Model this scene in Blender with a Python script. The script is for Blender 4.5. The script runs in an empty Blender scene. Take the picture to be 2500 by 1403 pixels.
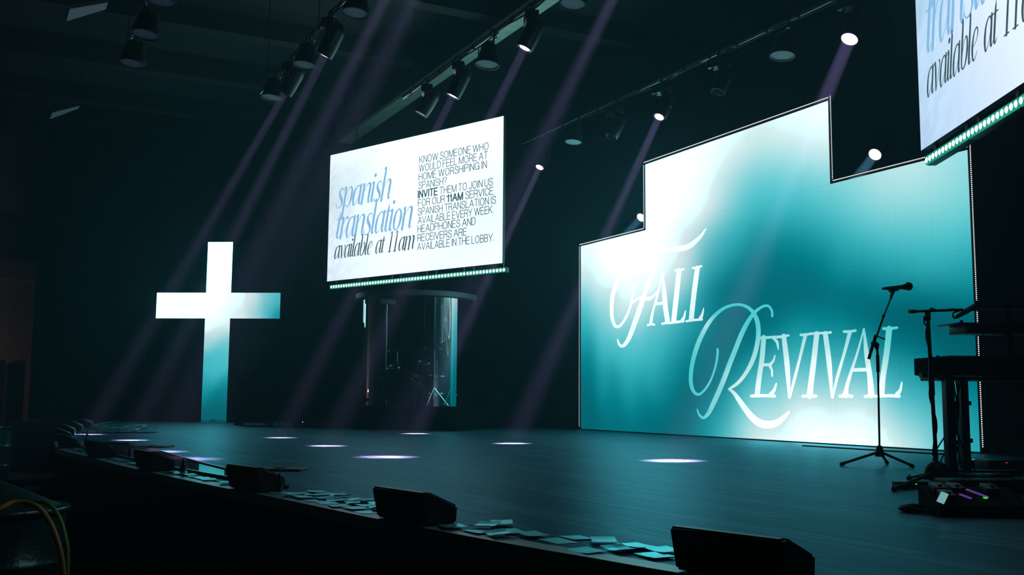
import bpy, bmesh, math, random
import numpy as np
from mathutils import Vector, Matrix, Quaternion
random.seed(7); RNG = np.random.default_rng(7)
SC = bpy.context.scene; COL = SC.collection

# ------------------------------------------------------------------ camera, world, exposure
F_PX, PITCH, ROLL, EYE, STAGE = 2471.8, .1088, .0076, 1.5315, 1.0
_f = Vector((0, math.cos(PITCH), math.sin(PITCH))); _u = Vector((0, -math.sin(PITCH), math.cos(PITCH))); _x = Vector((1, 0, 0))
CX = (math.cos(ROLL)*_x + math.sin(ROLL)*_u); CU = (-math.sin(ROLL)*_x + math.cos(ROLL)*_u)
CAMP = Vector((0, 0, EYE))
cam = bpy.data.cameras.new('camera'); cam.sensor_width = 36; cam.lens = F_PX/2500*36; cam.clip_start = .05; cam.clip_end = 200
camo = bpy.data.objects.new('camera', cam); COL.objects.link(camo); SC.camera = camo
camo.matrix_world = Matrix(((CX.x, CU.x, -_f.x, 0), (CX.y, CU.y, -_f.y, 0), (CX.z, CU.z, -_f.z, EYE), (0, 0, 0, 1)))

HAZE = .0066            # thin theatre haze filling the hall
SCREEN_GAIN = 1.08     # brightness of the LED walls
BEAM_W = 9          # beam fixtures
w = bpy.data.worlds.new('hall'); SC.world = w; w.use_nodes = True
nt = w.node_tree
bg = nt.nodes['Background']; bg.inputs[0].default_value = (.10, .3, .36, 1); bg.inputs[1].default_value = .004
vs = nt.nodes.new('ShaderNodeVolumeScatter'); vs.inputs['Color'].default_value = (.36, .86, 1, 1)
vs.inputs['Density'].default_value = HAZE; vs.inputs['Anisotropy'].default_value = .35
nt.links.new(vs.outputs[0], nt.nodes['World Output'].inputs['Volume'])
SC.view_settings.view_transform = 'Standard'; SC.view_settings.look = 'None'
SC.view_settings.exposure = 0; SC.view_settings.gamma = 1; SC.view_settings.use_curve_mapping = False
SC.cycles.use_denoising = True; SC.cycles.max_bounces = 6; SC.cycles.volume_bounces = 0
SC.cycles.diffuse_bounces = 2; SC.cycles.glossy_bounces = 4; SC.cycles.transmission_bounces = 4; SC.cycles.transparent_max_bounces = 12
SC.cycles.sample_clamp_indirect = 4; SC.cycles.caustics_reflective = False; SC.cycles.caustics_refractive = False

# ------------------------------------------------------------------ frames: e1 runs along the LED wall, e2 points to the hall
TH = 1.0965
E1 = Vector((math.cos(TH), -math.sin(TH), 0)); E2 = Vector((-math.sin(TH), -math.cos(TH), 0))
def EW(a, b, z=0.): return E1*a + E2*b + Vector((0, 0, z))
def ray(px, py): return _f + CX*((px-1250)/F_PX) - CU*((py-701.5)/F_PX)
def on_z(px, py, z=STAGE):
    d = ray(px, py); return CAMP + d*((z-EYE)/d.z)
def at_y(px, py, y):
    d = ray(px, py); return CAMP + d*(y/d.y)
def on_plane(px, py, o, n):
    d = ray(px, py); return CAMP + d*((o-CAMP).dot(n)/d.dot(n))
def ecoord(p): return p.dot(E1), p.dot(E2)
def proj(p):
    v = p-CAMP; d = v.dot(_f)
    return (1250+F_PX*v.dot(CX)/d, 701.5-F_PX*v.dot(CU)/d, d)

# ------------------------------------------------------------------ materials
def new_mat(name):
    m = bpy.data.materials.new(name); m.use_nodes = True; return m, m.node_tree, m.node_tree.nodes['Principled BSDF']
def mat(name, c, rough=.5, metal=0., spec=.5, bump=0., bscale=80., var=0.):
    m, t, b = new_mat(name)
    b.inputs['Base Color'].default_value = (*c, 1); b.inputs['Roughness'].default_value = rough
    b.inputs['Metallic'].default_value = metal; b.inputs['Specular IOR Level'].default_value = spec
    if bump or var:
        tc = t.nodes.new('ShaderNodeTexCoord'); n = t.nodes.new('ShaderNodeTexNoise'); n.inputs['Scale'].default_value = bscale
        n.inputs['Detail'].default_value = 4; t.links.new(tc.outputs['Object'], n.inputs['Vector'])
        if bump:
            bp = t.nodes.new('ShaderNodeBump'); bp.inputs['Strength'].default_value = bump; bp.inputs['Distance'].default_value = .01
            t.links.new(n.outputs['Fac'], bp.inputs['Height']); t.links.new(bp.outputs[0], b.inputs['Normal'])
        if var:
            r = t.nodes.new('ShaderNodeValToRGB')
            r.color_ramp.elements[0].color = (*[x*(1-var) for x in c], 1); r.color_ramp.elements[1].color = (*[min(1, x*(1+var)) for x in c], 1)
            r.color_ramp.elements[0].position = .3; r.color_ramp.elements[1].position = .7
            t.links.new(n.outputs['Fac'], r.inputs[0]); t.links.new(r.outputs[0], b.inputs['Base Color'])
    return m
def emit(name, c=None, s=1., attr=None, sample=True):
    m = bpy.data.materials.new(name); m.use_nodes = True; t = m.node_tree
    t.nodes.remove(t.nodes['Principled BSDF'])
    e = t.nodes.new('ShaderNodeEmission'); e.inputs[1].default_value = s
    if attr:
        a = t.nodes.new('ShaderNodeVertexColor'); a.layer_name = attr; t.links.new(a.outputs[0], e.inputs[0])
    else: e.inputs[0].default_value = (*c, 1)
    t.links.new(e.outputs[0], t.nodes['Material Output'].inputs[0])
    m.cycles.emission_sampling = 'FRONT' if sample else 'NONE'
    return m
M = dict(
    black=mat('matte_black', (.012, .013, .014), .55, bump=.15, bscale=300),
    cloth=mat('black_drape', (.010, .011, .012), .95, spec=.1, bump=.4, bscale=30),
    plastic=mat('black_plastic', (.008, .009, .010), .42),
    metalblk=mat('black_metal', (.007, .008, .009), .42),
    steel=mat('brushed_steel', (.22, .24, .25), .28, metal=1),
    chrome=mat('chrome', (.9, .92, .94), .16, metal=1),
    hall_floor=mat('hall_carpet', (.012, .012, .013), .9, bump=.3, bscale=200),
    wall=mat('hall_wall_paint', (.02, .021, .022), .85, bump=.1, bscale=60),
    pinkwall=mat('lobby_wall_paint', (.34, .24, .235), .8, bump=.1, bscale=60),
    ceil=mat('ceiling_deck', (.010, .017, .014), .85, bump=.1, bscale=20),
    girder=mat('girder_paint', (.85, .86, .66), .7, var=.1, bscale=6),
    panelwhite=mat('acoustic_white', (.8, .82, .82), .7, bump=.1, bscale=50),
    skirt=mat('stage_skirt', (.004, .004, .0045), .9, spec=.1, bump=.2, bscale=60),
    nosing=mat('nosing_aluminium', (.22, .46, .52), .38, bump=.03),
    gloss=mat('gloss_black_laminate', (.01, .011, .012), .045, spec=.9),
    lensoff=mat('dark_lens_glass', (.03, .035, .035), .1, spec=.8),
    wash=mat('frosted_lens', (.55, .6, .6), .55, var=.25, bscale=160),
    barrel=mat('drum_green_paint', (.03, .10, .09), .24, metal=.5, bump=.2, bscale=40, var=.3),
    cabley=mat('yellow_cable_rubber', (.62, .30, .03), .5), cableg=mat('green_lit_cable_rubber', (.20, .42, .03), .5),  # second cable: the green light on it is put into its colour
    rubber=mat('black_rubber', (.01, .01, .011), .6),
    drum=mat('drum_shell_lacquer', (.02, .018, .022), .15), skin=mat('drum_head', (.03, .032, .034), .35),
    cymbal=mat('cymbal_bronze', (.5, .42, .25), .25, metal=1),
    wood=mat('dark_stained_wood', (.07, .035, .03), .5, var=.3, bscale=20),
    keys=mat('piano_keys', (.5, .5, .48), .3), redwood=mat('oxblood_panel', (.05, .008, .012), .4),
    orange=emit('amber_indicator', (1, .25, .05), 1.6, sample=False), red=emit('red_indicator', (1, .05, .02), .5, sample=False),
    green=emit('green_indicator', (.05, 1, .1), .7, sample=False), violet=emit('violet_strip', (.16, .06, .36), .55, sample=False),
    white_ind=emit('white_indicator', (.75, .95, 1), 1.6, sample=False),
    tablet=emit('tablet_screen_light', (.22, .52, .56), .75, sample=False),
    lens=emit('lit_lens_violet', (.92, .66, 1), 2.2, sample=False), lensb=emit('lit_lens_blue', (.75, .95, 1), 2.4, sample=False),
    core=emit('led_lens_core', (.72, 1, .9), 1.5, sample=False), diffuser=emit('led_bar_diffuser', (.02, .42, .29), .8),
    dots=emit('led_edge_dots', (1, .93, 1), 1.3, sample=False),
    panel=emit('led_panel_picture', s=1, attr='Col'), text=emit('led_lettering', s=1, attr='Col', sample=False),
    blue_txt=emit('blue_lettering', (.23, .50, .80), SCREEN_GAIN*.95, sample=False), grey_txt=emit('grey_lettering', (.05, .10, .12), SCREEN_GAIN*.9, sample=False),
)
def floor_mat():
    m, t, b = new_mat('stage_laminate')
    tc = t.nodes.new('ShaderNodeTexCoord'); mp = t.nodes.new('ShaderNodeMapping'); mp.inputs['Scale'].default_value = (.55, 20, 1)
    oi = t.nodes.new('ShaderNodeAttribute'); oi.attribute_name = 'tone'
    add = t.nodes.new('ShaderNodeVectorMath'); add.operation = 'ADD'
    t.links.new(tc.outputs['Object'], mp.inputs[0]); t.links.new(mp.outputs[0], add.inputs[0])
    cmb = t.nodes.new('ShaderNodeCombineXYZ'); mul = t.nodes.new('ShaderNodeMath'); mul.operation = 'MULTIPLY'; mul.inputs[1].default_value = 37
    t.links.new(oi.outputs['Fac'], mul.inputs[0]); t.links.new(mul.outputs[0], cmb.inputs[2]); t.links.new(cmb.outputs[0], add.inputs[1])
    n = t.nodes.new('ShaderNodeTexNoise'); n.inputs['Scale'].default_value = 1.6; n.inputs['Detail'].default_value = 5; n.inputs['Roughness'].default_value = .65
    t.links.new(add.outputs[0], n.inputs['Vector'])
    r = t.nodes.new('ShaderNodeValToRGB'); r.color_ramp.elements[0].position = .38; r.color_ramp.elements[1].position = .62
    r.color_ramp.elements[0].color = (.042, .098, .132, 1); r.color_ramp.elements[1].color = (.155, .37, .48, 1)  # grey-blue grain with the teal cast of the stage light mixed in
    t.links.new(n.outputs['Fac'], r.inputs[0])
    mx = t.nodes.new('ShaderNodeMix'); mx.data_type = 'RGBA'; mx.blend_type = 'MULTIPLY'; mx.inputs[0].default_value = 1
    t2 = t.nodes.new('ShaderNodeMapRange'); t2.inputs['To Min'].default_value = .50; t2.inputs['To Max'].default_value = 1.25
    t.links.new(oi.outputs['Fac'], t2.inputs[0]); t.links.new(r.outputs[0], mx.inputs[6]); t.links.new(t2.outputs[0], mx.inputs[7])
    t.links.new(mx.outputs[2], b.inputs['Base Color'])
    bp = t.nodes.new('ShaderNodeBump'); bp.inputs['Strength'].default_value = .12; bp.inputs['Distance'].default_value = .002
    t.links.new(n.outputs['Fac'], bp.inputs['Height'])
    t.nodes.remove(b); df = t.nodes.new('ShaderNodeBsdfDiffuse'); gl = t.nodes.new('ShaderNodeBsdfGlossy'); fr = t.nodes.new('ShaderNodeFresnel'); ms = t.nodes.new('ShaderNodeMixShader')
    rr = t.nodes.new('ShaderNodeMapRange'); rr.inputs['To Min'].default_value = .42; rr.inputs['To Max'].default_value = .30
    t.links.new(n.outputs['Fac'], rr.inputs[0]); t.links.new(rr.outputs[0], gl.inputs['Roughness'])
    gl.inputs['Color'].default_value = (.15, .37, .43, 1); fr.inputs[0].default_value = 1.28   # slate blue laminate sheen, tinted further with the teal light cast
    t.links.new(mx.outputs[2], df.inputs['Color']); t.links.new(bp.outputs[0], df.inputs['Normal']); t.links.new(bp.outputs[0], gl.inputs['Normal'])
    t.links.new(fr.outputs[0], ms.inputs[0]); t.links.new(df.outputs[0], ms.inputs[1]); t.links.new(gl.outputs[0], ms.inputs[2])
    t.links.new(ms.outputs[0], t.nodes['Material Output'].inputs[0])
    return m
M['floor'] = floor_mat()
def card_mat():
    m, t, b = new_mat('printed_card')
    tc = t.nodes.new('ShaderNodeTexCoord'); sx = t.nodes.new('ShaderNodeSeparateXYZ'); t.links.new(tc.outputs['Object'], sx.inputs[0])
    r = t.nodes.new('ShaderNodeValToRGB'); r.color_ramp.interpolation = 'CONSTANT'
    e = r.color_ramp.elements; e[0].position = 0; e[0].color = (.28, .98, 1, 1); e[1].position = .62; e[1].color = (.52, .78, .86, 1)  # print colours pushed toward the teal light falling on the cards
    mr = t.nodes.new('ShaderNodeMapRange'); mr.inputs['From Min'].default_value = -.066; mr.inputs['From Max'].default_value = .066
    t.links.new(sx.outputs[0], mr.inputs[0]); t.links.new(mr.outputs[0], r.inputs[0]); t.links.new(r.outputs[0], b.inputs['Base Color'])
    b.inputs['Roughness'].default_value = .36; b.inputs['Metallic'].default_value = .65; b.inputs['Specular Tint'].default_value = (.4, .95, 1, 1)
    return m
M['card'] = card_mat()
def acrylic_mat():
    m = bpy.data.materials.new('clear_acrylic'); m.use_nodes = True; t = m.node_tree; t.nodes.remove(t.nodes['Principled BSDF'])
    tr = t.nodes.new('ShaderNodeBsdfTransparent'); tr.inputs[0].default_value = (.93, .96, .96, 1)
    gl = t.nodes.new('ShaderNodeBsdfGlossy'); gl.inputs['Roughness'].default_value = .01
    fr = t.nodes.new('ShaderNodeFresnel'); fr.inputs[0].default_value = 1.5
    mx = t.nodes.new('ShaderNodeMixShader'); t.links.new(fr.outputs[0], mx.inputs[0]); t.links.new(tr.outputs[0], mx.inputs[1]); t.links.new(gl.outputs[0], mx.inputs[2])
    t.links.new(mx.outputs[0], t.nodes['Material Output'].inputs[0]); return m
M['acrylic'] = acrylic_mat()

# ------------------------------------------------------------------ mesh helpers
def catmull(pts, sub=6):
    pts = [tuple(map(float, p)) for p in pts]
    if len(pts) < 3: return pts
    P = [tuple(2*a-b for a, b in zip(pts[0], pts[1]))] + pts + [tuple(2*a-b for a, b in zip(pts[-1], pts[-2]))]
    out = []
    for i in range(1, len(P)-2):
        for k in range(sub):
            t = k/sub; a, b, c, d = P[i-1], P[i], P[i+1], P[i+2]
            out.append(tuple(.5*((2*q)+(-p+r)*t+(2*p-5*q+4*r-s)*t*t+(-p+3*q-3*r+s)*t**3) for p, q, r, s in zip(a, b, c, d)))
    out.append(pts[-1]); return out
class MB:
    def __init__(self): self.v = []; self.f = []; self.smooth = []
    def add(self, v, f, smooth=False, mx=None):
        o = len(self.v); self.v += [tuple(mx @ Vector(p)) if mx else tuple(p) for p in v]
        self.f += [[i+o for i in q] for q in f]; self.smooth += [smooth]*len(f); return self
    def box(self, c, s, mx=None, ch=0.):
        x, y, z = s[0]/2, s[1]/2, s[2]/2; c = Vector(c)
        if ch:
            b = bmesh.new(); bmesh.ops.create_cube(b, size=1); bmesh.ops.scale(b, vec=s, verts=b.verts)
            bmesh.ops.bevel(b, geom=b.edges[:], offset=ch, segments=2, affect='EDGES', profile=.6); bmesh.ops.translate(b, vec=c, verts=b.verts)
            b.verts.index_update(); self.add([q.co[:] for q in b.verts], [[q.index for q in g.verts] for g in b.faces], True, mx); b.free(); return self
        v = [c+Vector((i*x, j*y, k*z)) for i in (-1, 1) for j in (-1, 1) for k in (-1, 1)]
        return self.add(v, [(0, 1, 3, 2), (4, 6, 7, 5), (0, 4, 5, 1), (2, 3, 7, 6), (0, 2, 6, 4), (1, 5, 7, 3)], False, mx)
    def cyl(self, p0, p1, r0, r1=None, n=16, caps=True, mx=None):
        p0, p1 = Vector(p0), Vector(p1); r1 = r0 if r1 is None else r1
        q = (p1-p0).to_track_quat('Z', 'Y'); v = []
        for p, r in ((p0, r0), (p1, r1)):
            for i in range(n):
                a = 2*math.pi*i/n; v.append(p + q @ Vector((r*math.cos(a), r*math.sin(a), 0)))
        self.add(v, [(i, (i+1) % n, n+(i+1) % n, n+i) for i in range(n)], True, mx)
        if caps: self.add(v, [tuple(range(n-1, -1, -1)), tuple(range(n, 2*n))], False, mx)
        return self
    def tube(self, pts, r, n=8, sub=6, mx=None):
        P = [Vector(p) for p in (catmull(pts, sub) if sub else pts)]; v = []; q = None
        for i, p in enumerate(P):
            d = (P[min(i+1, len(P)-1)]-P[max(i-1, 0)]).normalized()
            if q is None: q = d.to_track_quat('Z', 'Y')
            else: q = (q @ Vector((0, 0, 1))).rotation_difference(d) @ q
            rr = r(i/(len(P)-1)) if callable(r) else r
            for k in range(n):
                a = 2*math.pi*k/n; v.append(p + q @ Vector((rr*math.cos(a), rr*math.sin(a), 0)))
        L = len(P); f = [(i*n+k, i*n+(k+1) % n, (i+1)*n+(k+1) % n, (i+1)*n+k) for i in range(L-1) for k in range(n)]
        self.add(v, f, True, mx); self.add(v, [tuple(range(n-1, -1, -1)), tuple((L-1)*n+k for k in range(n))], False, mx); return self
    def lathe(self, prof, n=24, mx=None, a0=0., a1=2*math.pi, smooth=True):
        full = abs(a1-a0-2*math.pi) < 1e-6; m = n if full else n+1; v = []
        for k in range(m):
            a = a0+(a1-a0)*k/n; v += [(r*math.cos(a), r*math.sin(a), z) for r, z in prof]
        L = len(prof); f = []
        for k in range(n):
            k2 = (k+1) % m
            for i in range(L-1): f.append((k*L+i, k2*L+i, k2*L+i+1, k*L+i+1))
        return self.add(v, f, smooth, mx)
    def sphere(self, c, r, n=14, mx=None):
        c = Vector(c); r = Vector((r, r, r)) if not hasattr(r, '__len__') else Vector(r)
        prof = [(math.cos(-math.pi/2+math.pi*i/8), math.sin(-math.pi/2+math.pi*i/8)) for i in range(9)]
        m2 = Matrix.Translation(c) @ Matrix.Diagonal((*r, 1)); return self.lathe(prof, n, (mx @ m2) if mx else m2)
    def prism(self, poly, z0, z1, mx=None):
        n = len(poly); v = [(x, y, z0) for x, y in poly]+[(x, y, z1) for x, y in poly]
        return self.add(v, [tuple(range(n-1, -1, -1)), tuple(range(n, 2*n))]+[(i, (i+1) % n, n+(i+1) % n, n+i) for i in range(n)], False, mx)
    def mesh(self, name, m, col=None):
        me = bpy.data.meshes.new(name); me.from_pydata(self.v, [], self.f)
        me.polygons.foreach_set('use_smooth', self.smooth)
        if m: me.materials.append(m)
        if col is not None:
            ca = me.color_attributes.new('Col', 'FLOAT_COLOR', 'POINT'); ca.data.foreach_set('color', np.asarray(col, np.float32).ravel())
        if any(self.smooth): me.set_sharp_from_angle(angle=math.radians(40))
        me.update(); return me
    def build(self, name, m, parent=None, col=None):
        return link(name, self.mesh(name, m, col), parent)
def link(name, me, parent=None, loc=None):
    o = bpy.data.objects.new(name, me); COL.objects.link(o)
    if parent: o.parent = parent
    if loc is not None: o.location = loc
    return o
def tag(o, label=None, cat=None, group=None, kind=None):
    for k, v in (('label', label), ('category', cat), ('group', group), ('kind', kind)):
        if v: o[k] = v
    return o
def thing(name, label, cat, loc=(0, 0, 0), rz=0., group=None):
    o = bpy.data.objects.new(name, None); COL.objects.link(o); o.location = loc; o.rotation_euler = (0, 0, rz); o.empty_display_size = .1
    return tag(o, label, cat, group)
def kids(o): return [c for c in bpy.data.objects if c.parent == o]
def copy_tree(o, parent=None):
    c = o.copy(); COL.objects.link(c)
    if parent: c.parent = parent
    for k in list(o.children): copy_tree(k, c)
    return c
def struct(name, mb, m, parent=None):
    o = mb.build(name, m, parent)
    if not parent: o['kind'] = 'structure'
    return o

# ------------------------------------------------------------------ colour fields of the LED pictures
def lin(c):
    c = np.asarray(c, float)/255.; return np.where(c <= .04045, c/12.92, ((c+.055)/1.055)**2.4)
def screen_lin(c, boost=.7, veil=(.004, .018, .022)):
    c = np.clip(np.asarray(c, float), 0, 255); L = np.maximum(lin(c)-np.array(veil)*(1-c/255.), 0); s = np.clip((c[..., :1]-206)/49., 0, 1)**2.4
    return L*(1+boost*s*np.array((.05, 4.6, 5.4)))*SCREEN_GAIN   # the whites run past clipping and are really pale cyan
def field(samples, pos, sig):
    sp = np.array([s[:2] for s in samples], float); sc = np.array([s[2] for s in samples], float)
    def f(q):
        q = np.asarray(q, float); d2 = ((q[:, None, :]-sp[None])**2).sum(-1)
        wt = np.exp(-d2/(2*sig*sig))+1e-4*sig**4/(d2*d2+1e-6); wt /= wt.sum(1, keepdims=True); return wt @ sc
    return f

# ------------------------------------------------------------------ LED wall
WO = Vector((1.2136, 17.7353, STAGE)); T1, T2, T3, H1, H2 = 2.0, 6.0, 8.0, 3.2111, 4.2758
def wall_uv(px, py):
    p = on_plane(px, py, WO, E2)-WO; return p.dot(E1), p.z
WALLPIX = """1585 410 250 255 255;1650 400 252 255 255;1700 380 250 255 255;1750 350 245 255 255;1800 340 236 250 250;1850 320 226 245 245;1900 300 235 250 250;1950 280 245 253 253;2010 260 242 253 253
2010 300 235 250 250;1950 320 225 245 246;1900 340 205 238 240;1850 350 190 228 232;1800 370 205 235 240;1760 390 222 243 246;1720 400 242 250 252;1600 480 255 255 255;1600 550 255 255 255;1680 480 250 255 255
1720 480 236 246 249;1760 450 200 230 235;1800 430 150 215 222;1850 400 140 215 220;1900 390 165 225 230;1950 370 195 235 238;2010 350 220 245 247;2010 400 190 232 236;1950 420 120 205 212;1900 430 95 200 208;1850 450 80 195 205
1800 480 110 200 210;1770 500 165 218 224;1740 520 212 233 237;1700 540 232 244 246;1690 600 198 222 227;1720 600 120 195 205;1740 600 70 180 190;1760 570 70 185 195;1800 540 60 185 195;1850 500 65 190 200;1900 480 70 195 205;1950 470 75 197 207
2000 460 95 200 210;2040 455 140 215 222;2100 440 175 226 230;2150 430 190 232 236;2200 420 195 235 238;2280 400 195 235 238;2340 385 165 225 230;2365 400 130 215 220;2365 450 120 210 216;2330 450 150 220 225;2280 460 170 226 230;2200 480 165 224 228
2120 480 140 215 222;2060 490 90 200 208;2000 510 60 185 195;1950 530 50 175 187;1900 540 40 165 178;1850 570 30 150 163;1800 590 40 160 172;1770 620 35 150 163;1740 650 40 160 172;1720 680 35 150 162;1850 620 8 120 134;1900 600 10 125 138
1950 590 15 135 148;2000 580 30 155 168;2050 560 55 180 190;2100 540 90 198 206;2150 530 120 208 214;2200 530 130 210 216;2260 530 125 210 216;2320 520 110 206 212;2368 520 90 200 208;2370 600 60 185 195;2300 600 70 190 200;2240 590 65 188 197
2180 590 60 185 195;2120 600 45 175 187;2060 620 25 150 162;2000 640 5 115 128;1950 650 3 105 118;1900 650 5 108 120;1850 670 5 110 122;1800 680 8 115 128;1770 700 10 110 125;1760 740 15 110 125;1725 760 25 135 150;2100 660 15 135 148;2160 650 30 155 167
2220 640 40 168 180;2300 650 40 170 182;2372 660 30 155 168;2375 720 10 120 132;2300 720 8 115 128;2200 710 3 105 117;2100 720 2 95 107;2000 720 3 100 112;1900 720 10 105 118;1850 740 15 105 120;1800 760 20 105 120;1780 850 14 105 120
1425 605 238 250 252;1500 590 255 255 255;1560 575 255 255 255;1425 640 230 248 250;1425 680 190 232 237;1425 720 110 205 213;1425 760 60 185 195;1460 680 240 250 251;1460 720 200 235 240;1460 760 120 205 213;1480 640 252 255 255;1540 640 255 255 255
1600 640 250 254 255;1650 620 241 247 249;1660 660 215 235 238;1680 660 160 210 218;1640 700 200 230 234;1600 700 236 246 248;1540 720 240 248 250;1500 760 200 235 238;1560 760 190 230 234;1620 760 130 200 210;1660 740 80 185 196;1690 760 40 160 172
1480 800 100 200 208;1540 810 110 200 208;1600 810 80 190 200;1650 800 60 180 190;1430 800 40 170 182;1430 850 20 140 153;1480 850 60 185 195;1540 860 65 190 200;1600 860 60 185 195;1650 850 40 165 178;1680 830 30 145 158;1700 860 10 110 125
1430 900 5 120 133;1480 920 30 150 163;1540 930 45 170 182;1600 920 45 170 182;1640 910 25 145 158;1670 900 8 115 128;1430 960 3 105 118;1500 970 10 125 138;1560 975 12 130 143;1620 960 8 115 128;1680 950 3 100 112;1430 1030 3 100 112;1500 1030 5 110 122
1580 1030 5 108 120;1660 1020 5 105 118;1720 980 5 105 118;1740 920 8 105 118;1830 820 8 105 118;1720 1050 10 120 133;1750 1050 50 170 182;1750 1020 30 155 168;1770 980 20 140 152;1780 870 10 110 122;1800 930 20 145 157;1830 900 30 155 168;1760 1000 14 130 143
1790 1040 130 205 212;1770 1060 70 190 200;1810 1000 70 190 200;1850 980 110 205 212;1900 1000 202 233 237;1950 1010 240 248 250;1850 1020 190 228 232;1850 1060 235 248 250;1880 850 20 135 148;1880 920 60 180 190;1890 940 100 200 208;1830 790 5 105 118
1900 800 5 110 122;2000 800 8 125 138;2080 800 3 110 122;2150 800 2 95 107;2200 800 2 90 102;1940 850 25 155 167;2000 830 15 140 152;1940 880 50 180 190;2010 880 50 180 190;2060 850 20 150 162;2060 900 80 195 204;2010 920 110 200 208;1940 920 120 205 212
1900 960 120 205 212;1970 930 130 205 212;2030 950 160 215 222;2110 930 120 205 212;2110 870 40 170 182;2180 870 10 125 138;2210 900 15 140 152;2180 930 70 190 200;2210 960 50 178 190;1830 980 120 208 214;1950 990 226 241 244;2050 985 230 242 245
2150 990 170 220 226;2210 990 90 200 208;2240 800 2 85 97;2300 800 2 80 92;2380 800 2 85 97;2240 880 5 115 128;2300 880 3 95 107;2385 880 3 90 102;2230 940 30 160 172;2300 940 12 130 143;2385 940 8 118 130;2230 1000 110 205 212;2270 1000 60 185 195
2340 1000 20 145 158;2390 1000 12 130 143;2230 1060 202 233 237;2290 1060 90 198 206;2340 1060 45 172 184;2390 1060 20 145 158;2230 1090 236 247 249;2300 1090 130 210 216;2350 1090 60 182 192;2390 1095 30 155 168;2150 1030 241 248 250;2100 1020 246 252 253
2000 1020 250 254 255;1950 1050 252 255 255;2000 1060 255 255 255;2100 1060 254 255 255;2150 1070 250 254 255;1870 1070 241 250 251;1830 1060 216 239 243;1800 1060 150 215 221"""
def parse_pix(s, uv):
    out = []
    for q in s.replace('\n', ';').split(';'):
        a = [float(k) for k in q.split()]; out.append((*uv(a[0], a[1]), a[2:]))
    return out
wall_f = field(parse_pix(WALLPIX, wall_uv), None, .25)
TXTPIX = [(1500, 700, 255, 255, 255), (1580, 700, 253, 255, 255), (1660, 700, 246, 253, 253), (1715, 760, 215, 240, 242), (1715, 660, 240, 250, 251), (1600, 840, 240, 252, 253), (1530, 840, 235, 250, 252), (1500, 780, 252, 255, 255),
          (1690, 900, 75, 200, 205), (1720, 840, 115, 210, 214), (1760, 770, 70, 198, 204), (1810, 745, 70, 200, 206), (1850, 800, 80, 202, 208), (1870, 750, 78, 200, 206), (1885, 770, 72, 200, 206), (1850, 860, 120, 212, 216), (1830, 890, 160, 222, 226),
          (1800, 930, 200, 234, 236), (1790, 860, 100, 208, 212), (1760, 960, 130, 212, 216), (1710, 1000, 85, 203, 208), (1740, 1010, 130, 212, 216), (1700, 960, 72, 200, 206), (1745, 880, 72, 200, 206), (1820, 970, 235, 248, 249), (1860, 1020, 252, 255, 255), (1920, 1000, 255, 255, 255),
          (1850, 900, 190, 232, 235), (1870, 850, 170, 226, 230), (1890, 835, 160, 222, 226), (1870, 900, 225, 244, 246), (1860, 950, 250, 255, 255), (1920, 830, 165, 224, 228), (1930, 870, 225, 244, 246), (1935, 930, 254, 255, 255), (1960, 830, 150, 220, 225), (2000, 830, 180, 228, 232),
          (1990, 880, 235, 248, 250), (1980, 940, 255, 255, 255), (2020, 830, 170, 226, 230), (2035, 900, 245, 252, 253), (2080, 815, 135, 216, 221), (2070, 860, 190, 232, 235), (2050, 940, 253, 255, 255), (2110, 810, 110, 210, 216), (2115, 860, 180, 229, 233), (2125, 910, 240, 250, 252), (2130, 960, 255, 255, 255),
          (2180, 800, 85, 204, 210), (2170, 850, 105, 210, 214), (2165, 900, 180, 230, 233), (2155, 950, 250, 254, 255), (2200, 940, 215, 240, 242), (2190, 968, 250, 254, 255)]
text_f = field([(*wall_uv(q[0], q[1]), q[2:]) for q in TXTPIX], None, .14)

wall = thing('led_video_wall', 'stepped LED video wall glowing teal and white with FALL REVIVAL lettering', 'LED wall', WO, -TH)
ncol_s, ncol_m, nrow = 4, 8, 3
cols = [(T1*i/4, T1*(i+1)/4, 0) for i in range(4)]+[(T1+(T2-T1)*i/8, T1+(T2-T1)*(i+1)/8, 1) for i in range(8)]+[(T2+(T3-T2)*i/4, T2+(T3-T2)*(i+1)/4, 0) for i in range(4)]
for a, b, mid in cols:
    rows = [(H1*i/3, H1*(i+1)/3) for i in range(3)]+([(H1, H2)] if mid else [])
    for c, d in rows:
        nx, nz = 5, 9; g = .0003
        xs = np.linspace(a+g, b-g, nx+1); zs = np.linspace(c+g, d-g, nz+1)
        pts = np.array([(x, z) for z in zs for x in xs]); col = screen_lin(wall_f(pts))
        mb = MB(); mb.add([(x, 0, z) for x, z in pts], [(j*(nx+1)+i, j*(nx+1)+i+1, (j+1)*(nx+1)+i+1, (j+1)*(nx+1)+i) for j in range(nz) for i in range(nx)])
        mb.build('panel', M['panel'], wall, np.c_[col, np.ones(len(col))])
MB().box((4, .055, H1/2-.01), (8.06, .1, H1+.02)).box((4, .055, (H1+H2)/2+.02), (4.06, .1, H2-H1+.02)).build('cabinet_back', M['black'], wall)
MB().box((4, -.02, -.0), (8.1, .05, .03), ch=.006).build('plinth', M['metalblk'], wall)
def edge(p0, p1):
    p0, p1 = Vector((p0[0], -.012, p0[1])), Vector((p1[0], -.012, p1[1])); d = p1-p0; L = d.length; d.normalize()
    m = (p0+p1)/2; s = (L, .02, .026) if abs(d.x) > .5 else (.026, .02, L)
    st = MB().box(m+Vector((0, .004, 0)), s).build('edge_light_strip', M['black'], wall)
    mb = MB(); n = int(L/.0213)
    for i in range(n): mb.box(p0+d*((i+.5)*L/n)+Vector((0, -.008, 0)), (.0105, .004, .0105))
    tag(mb.build('light_dots', M['dots'], st), kind='stuff')
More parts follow.
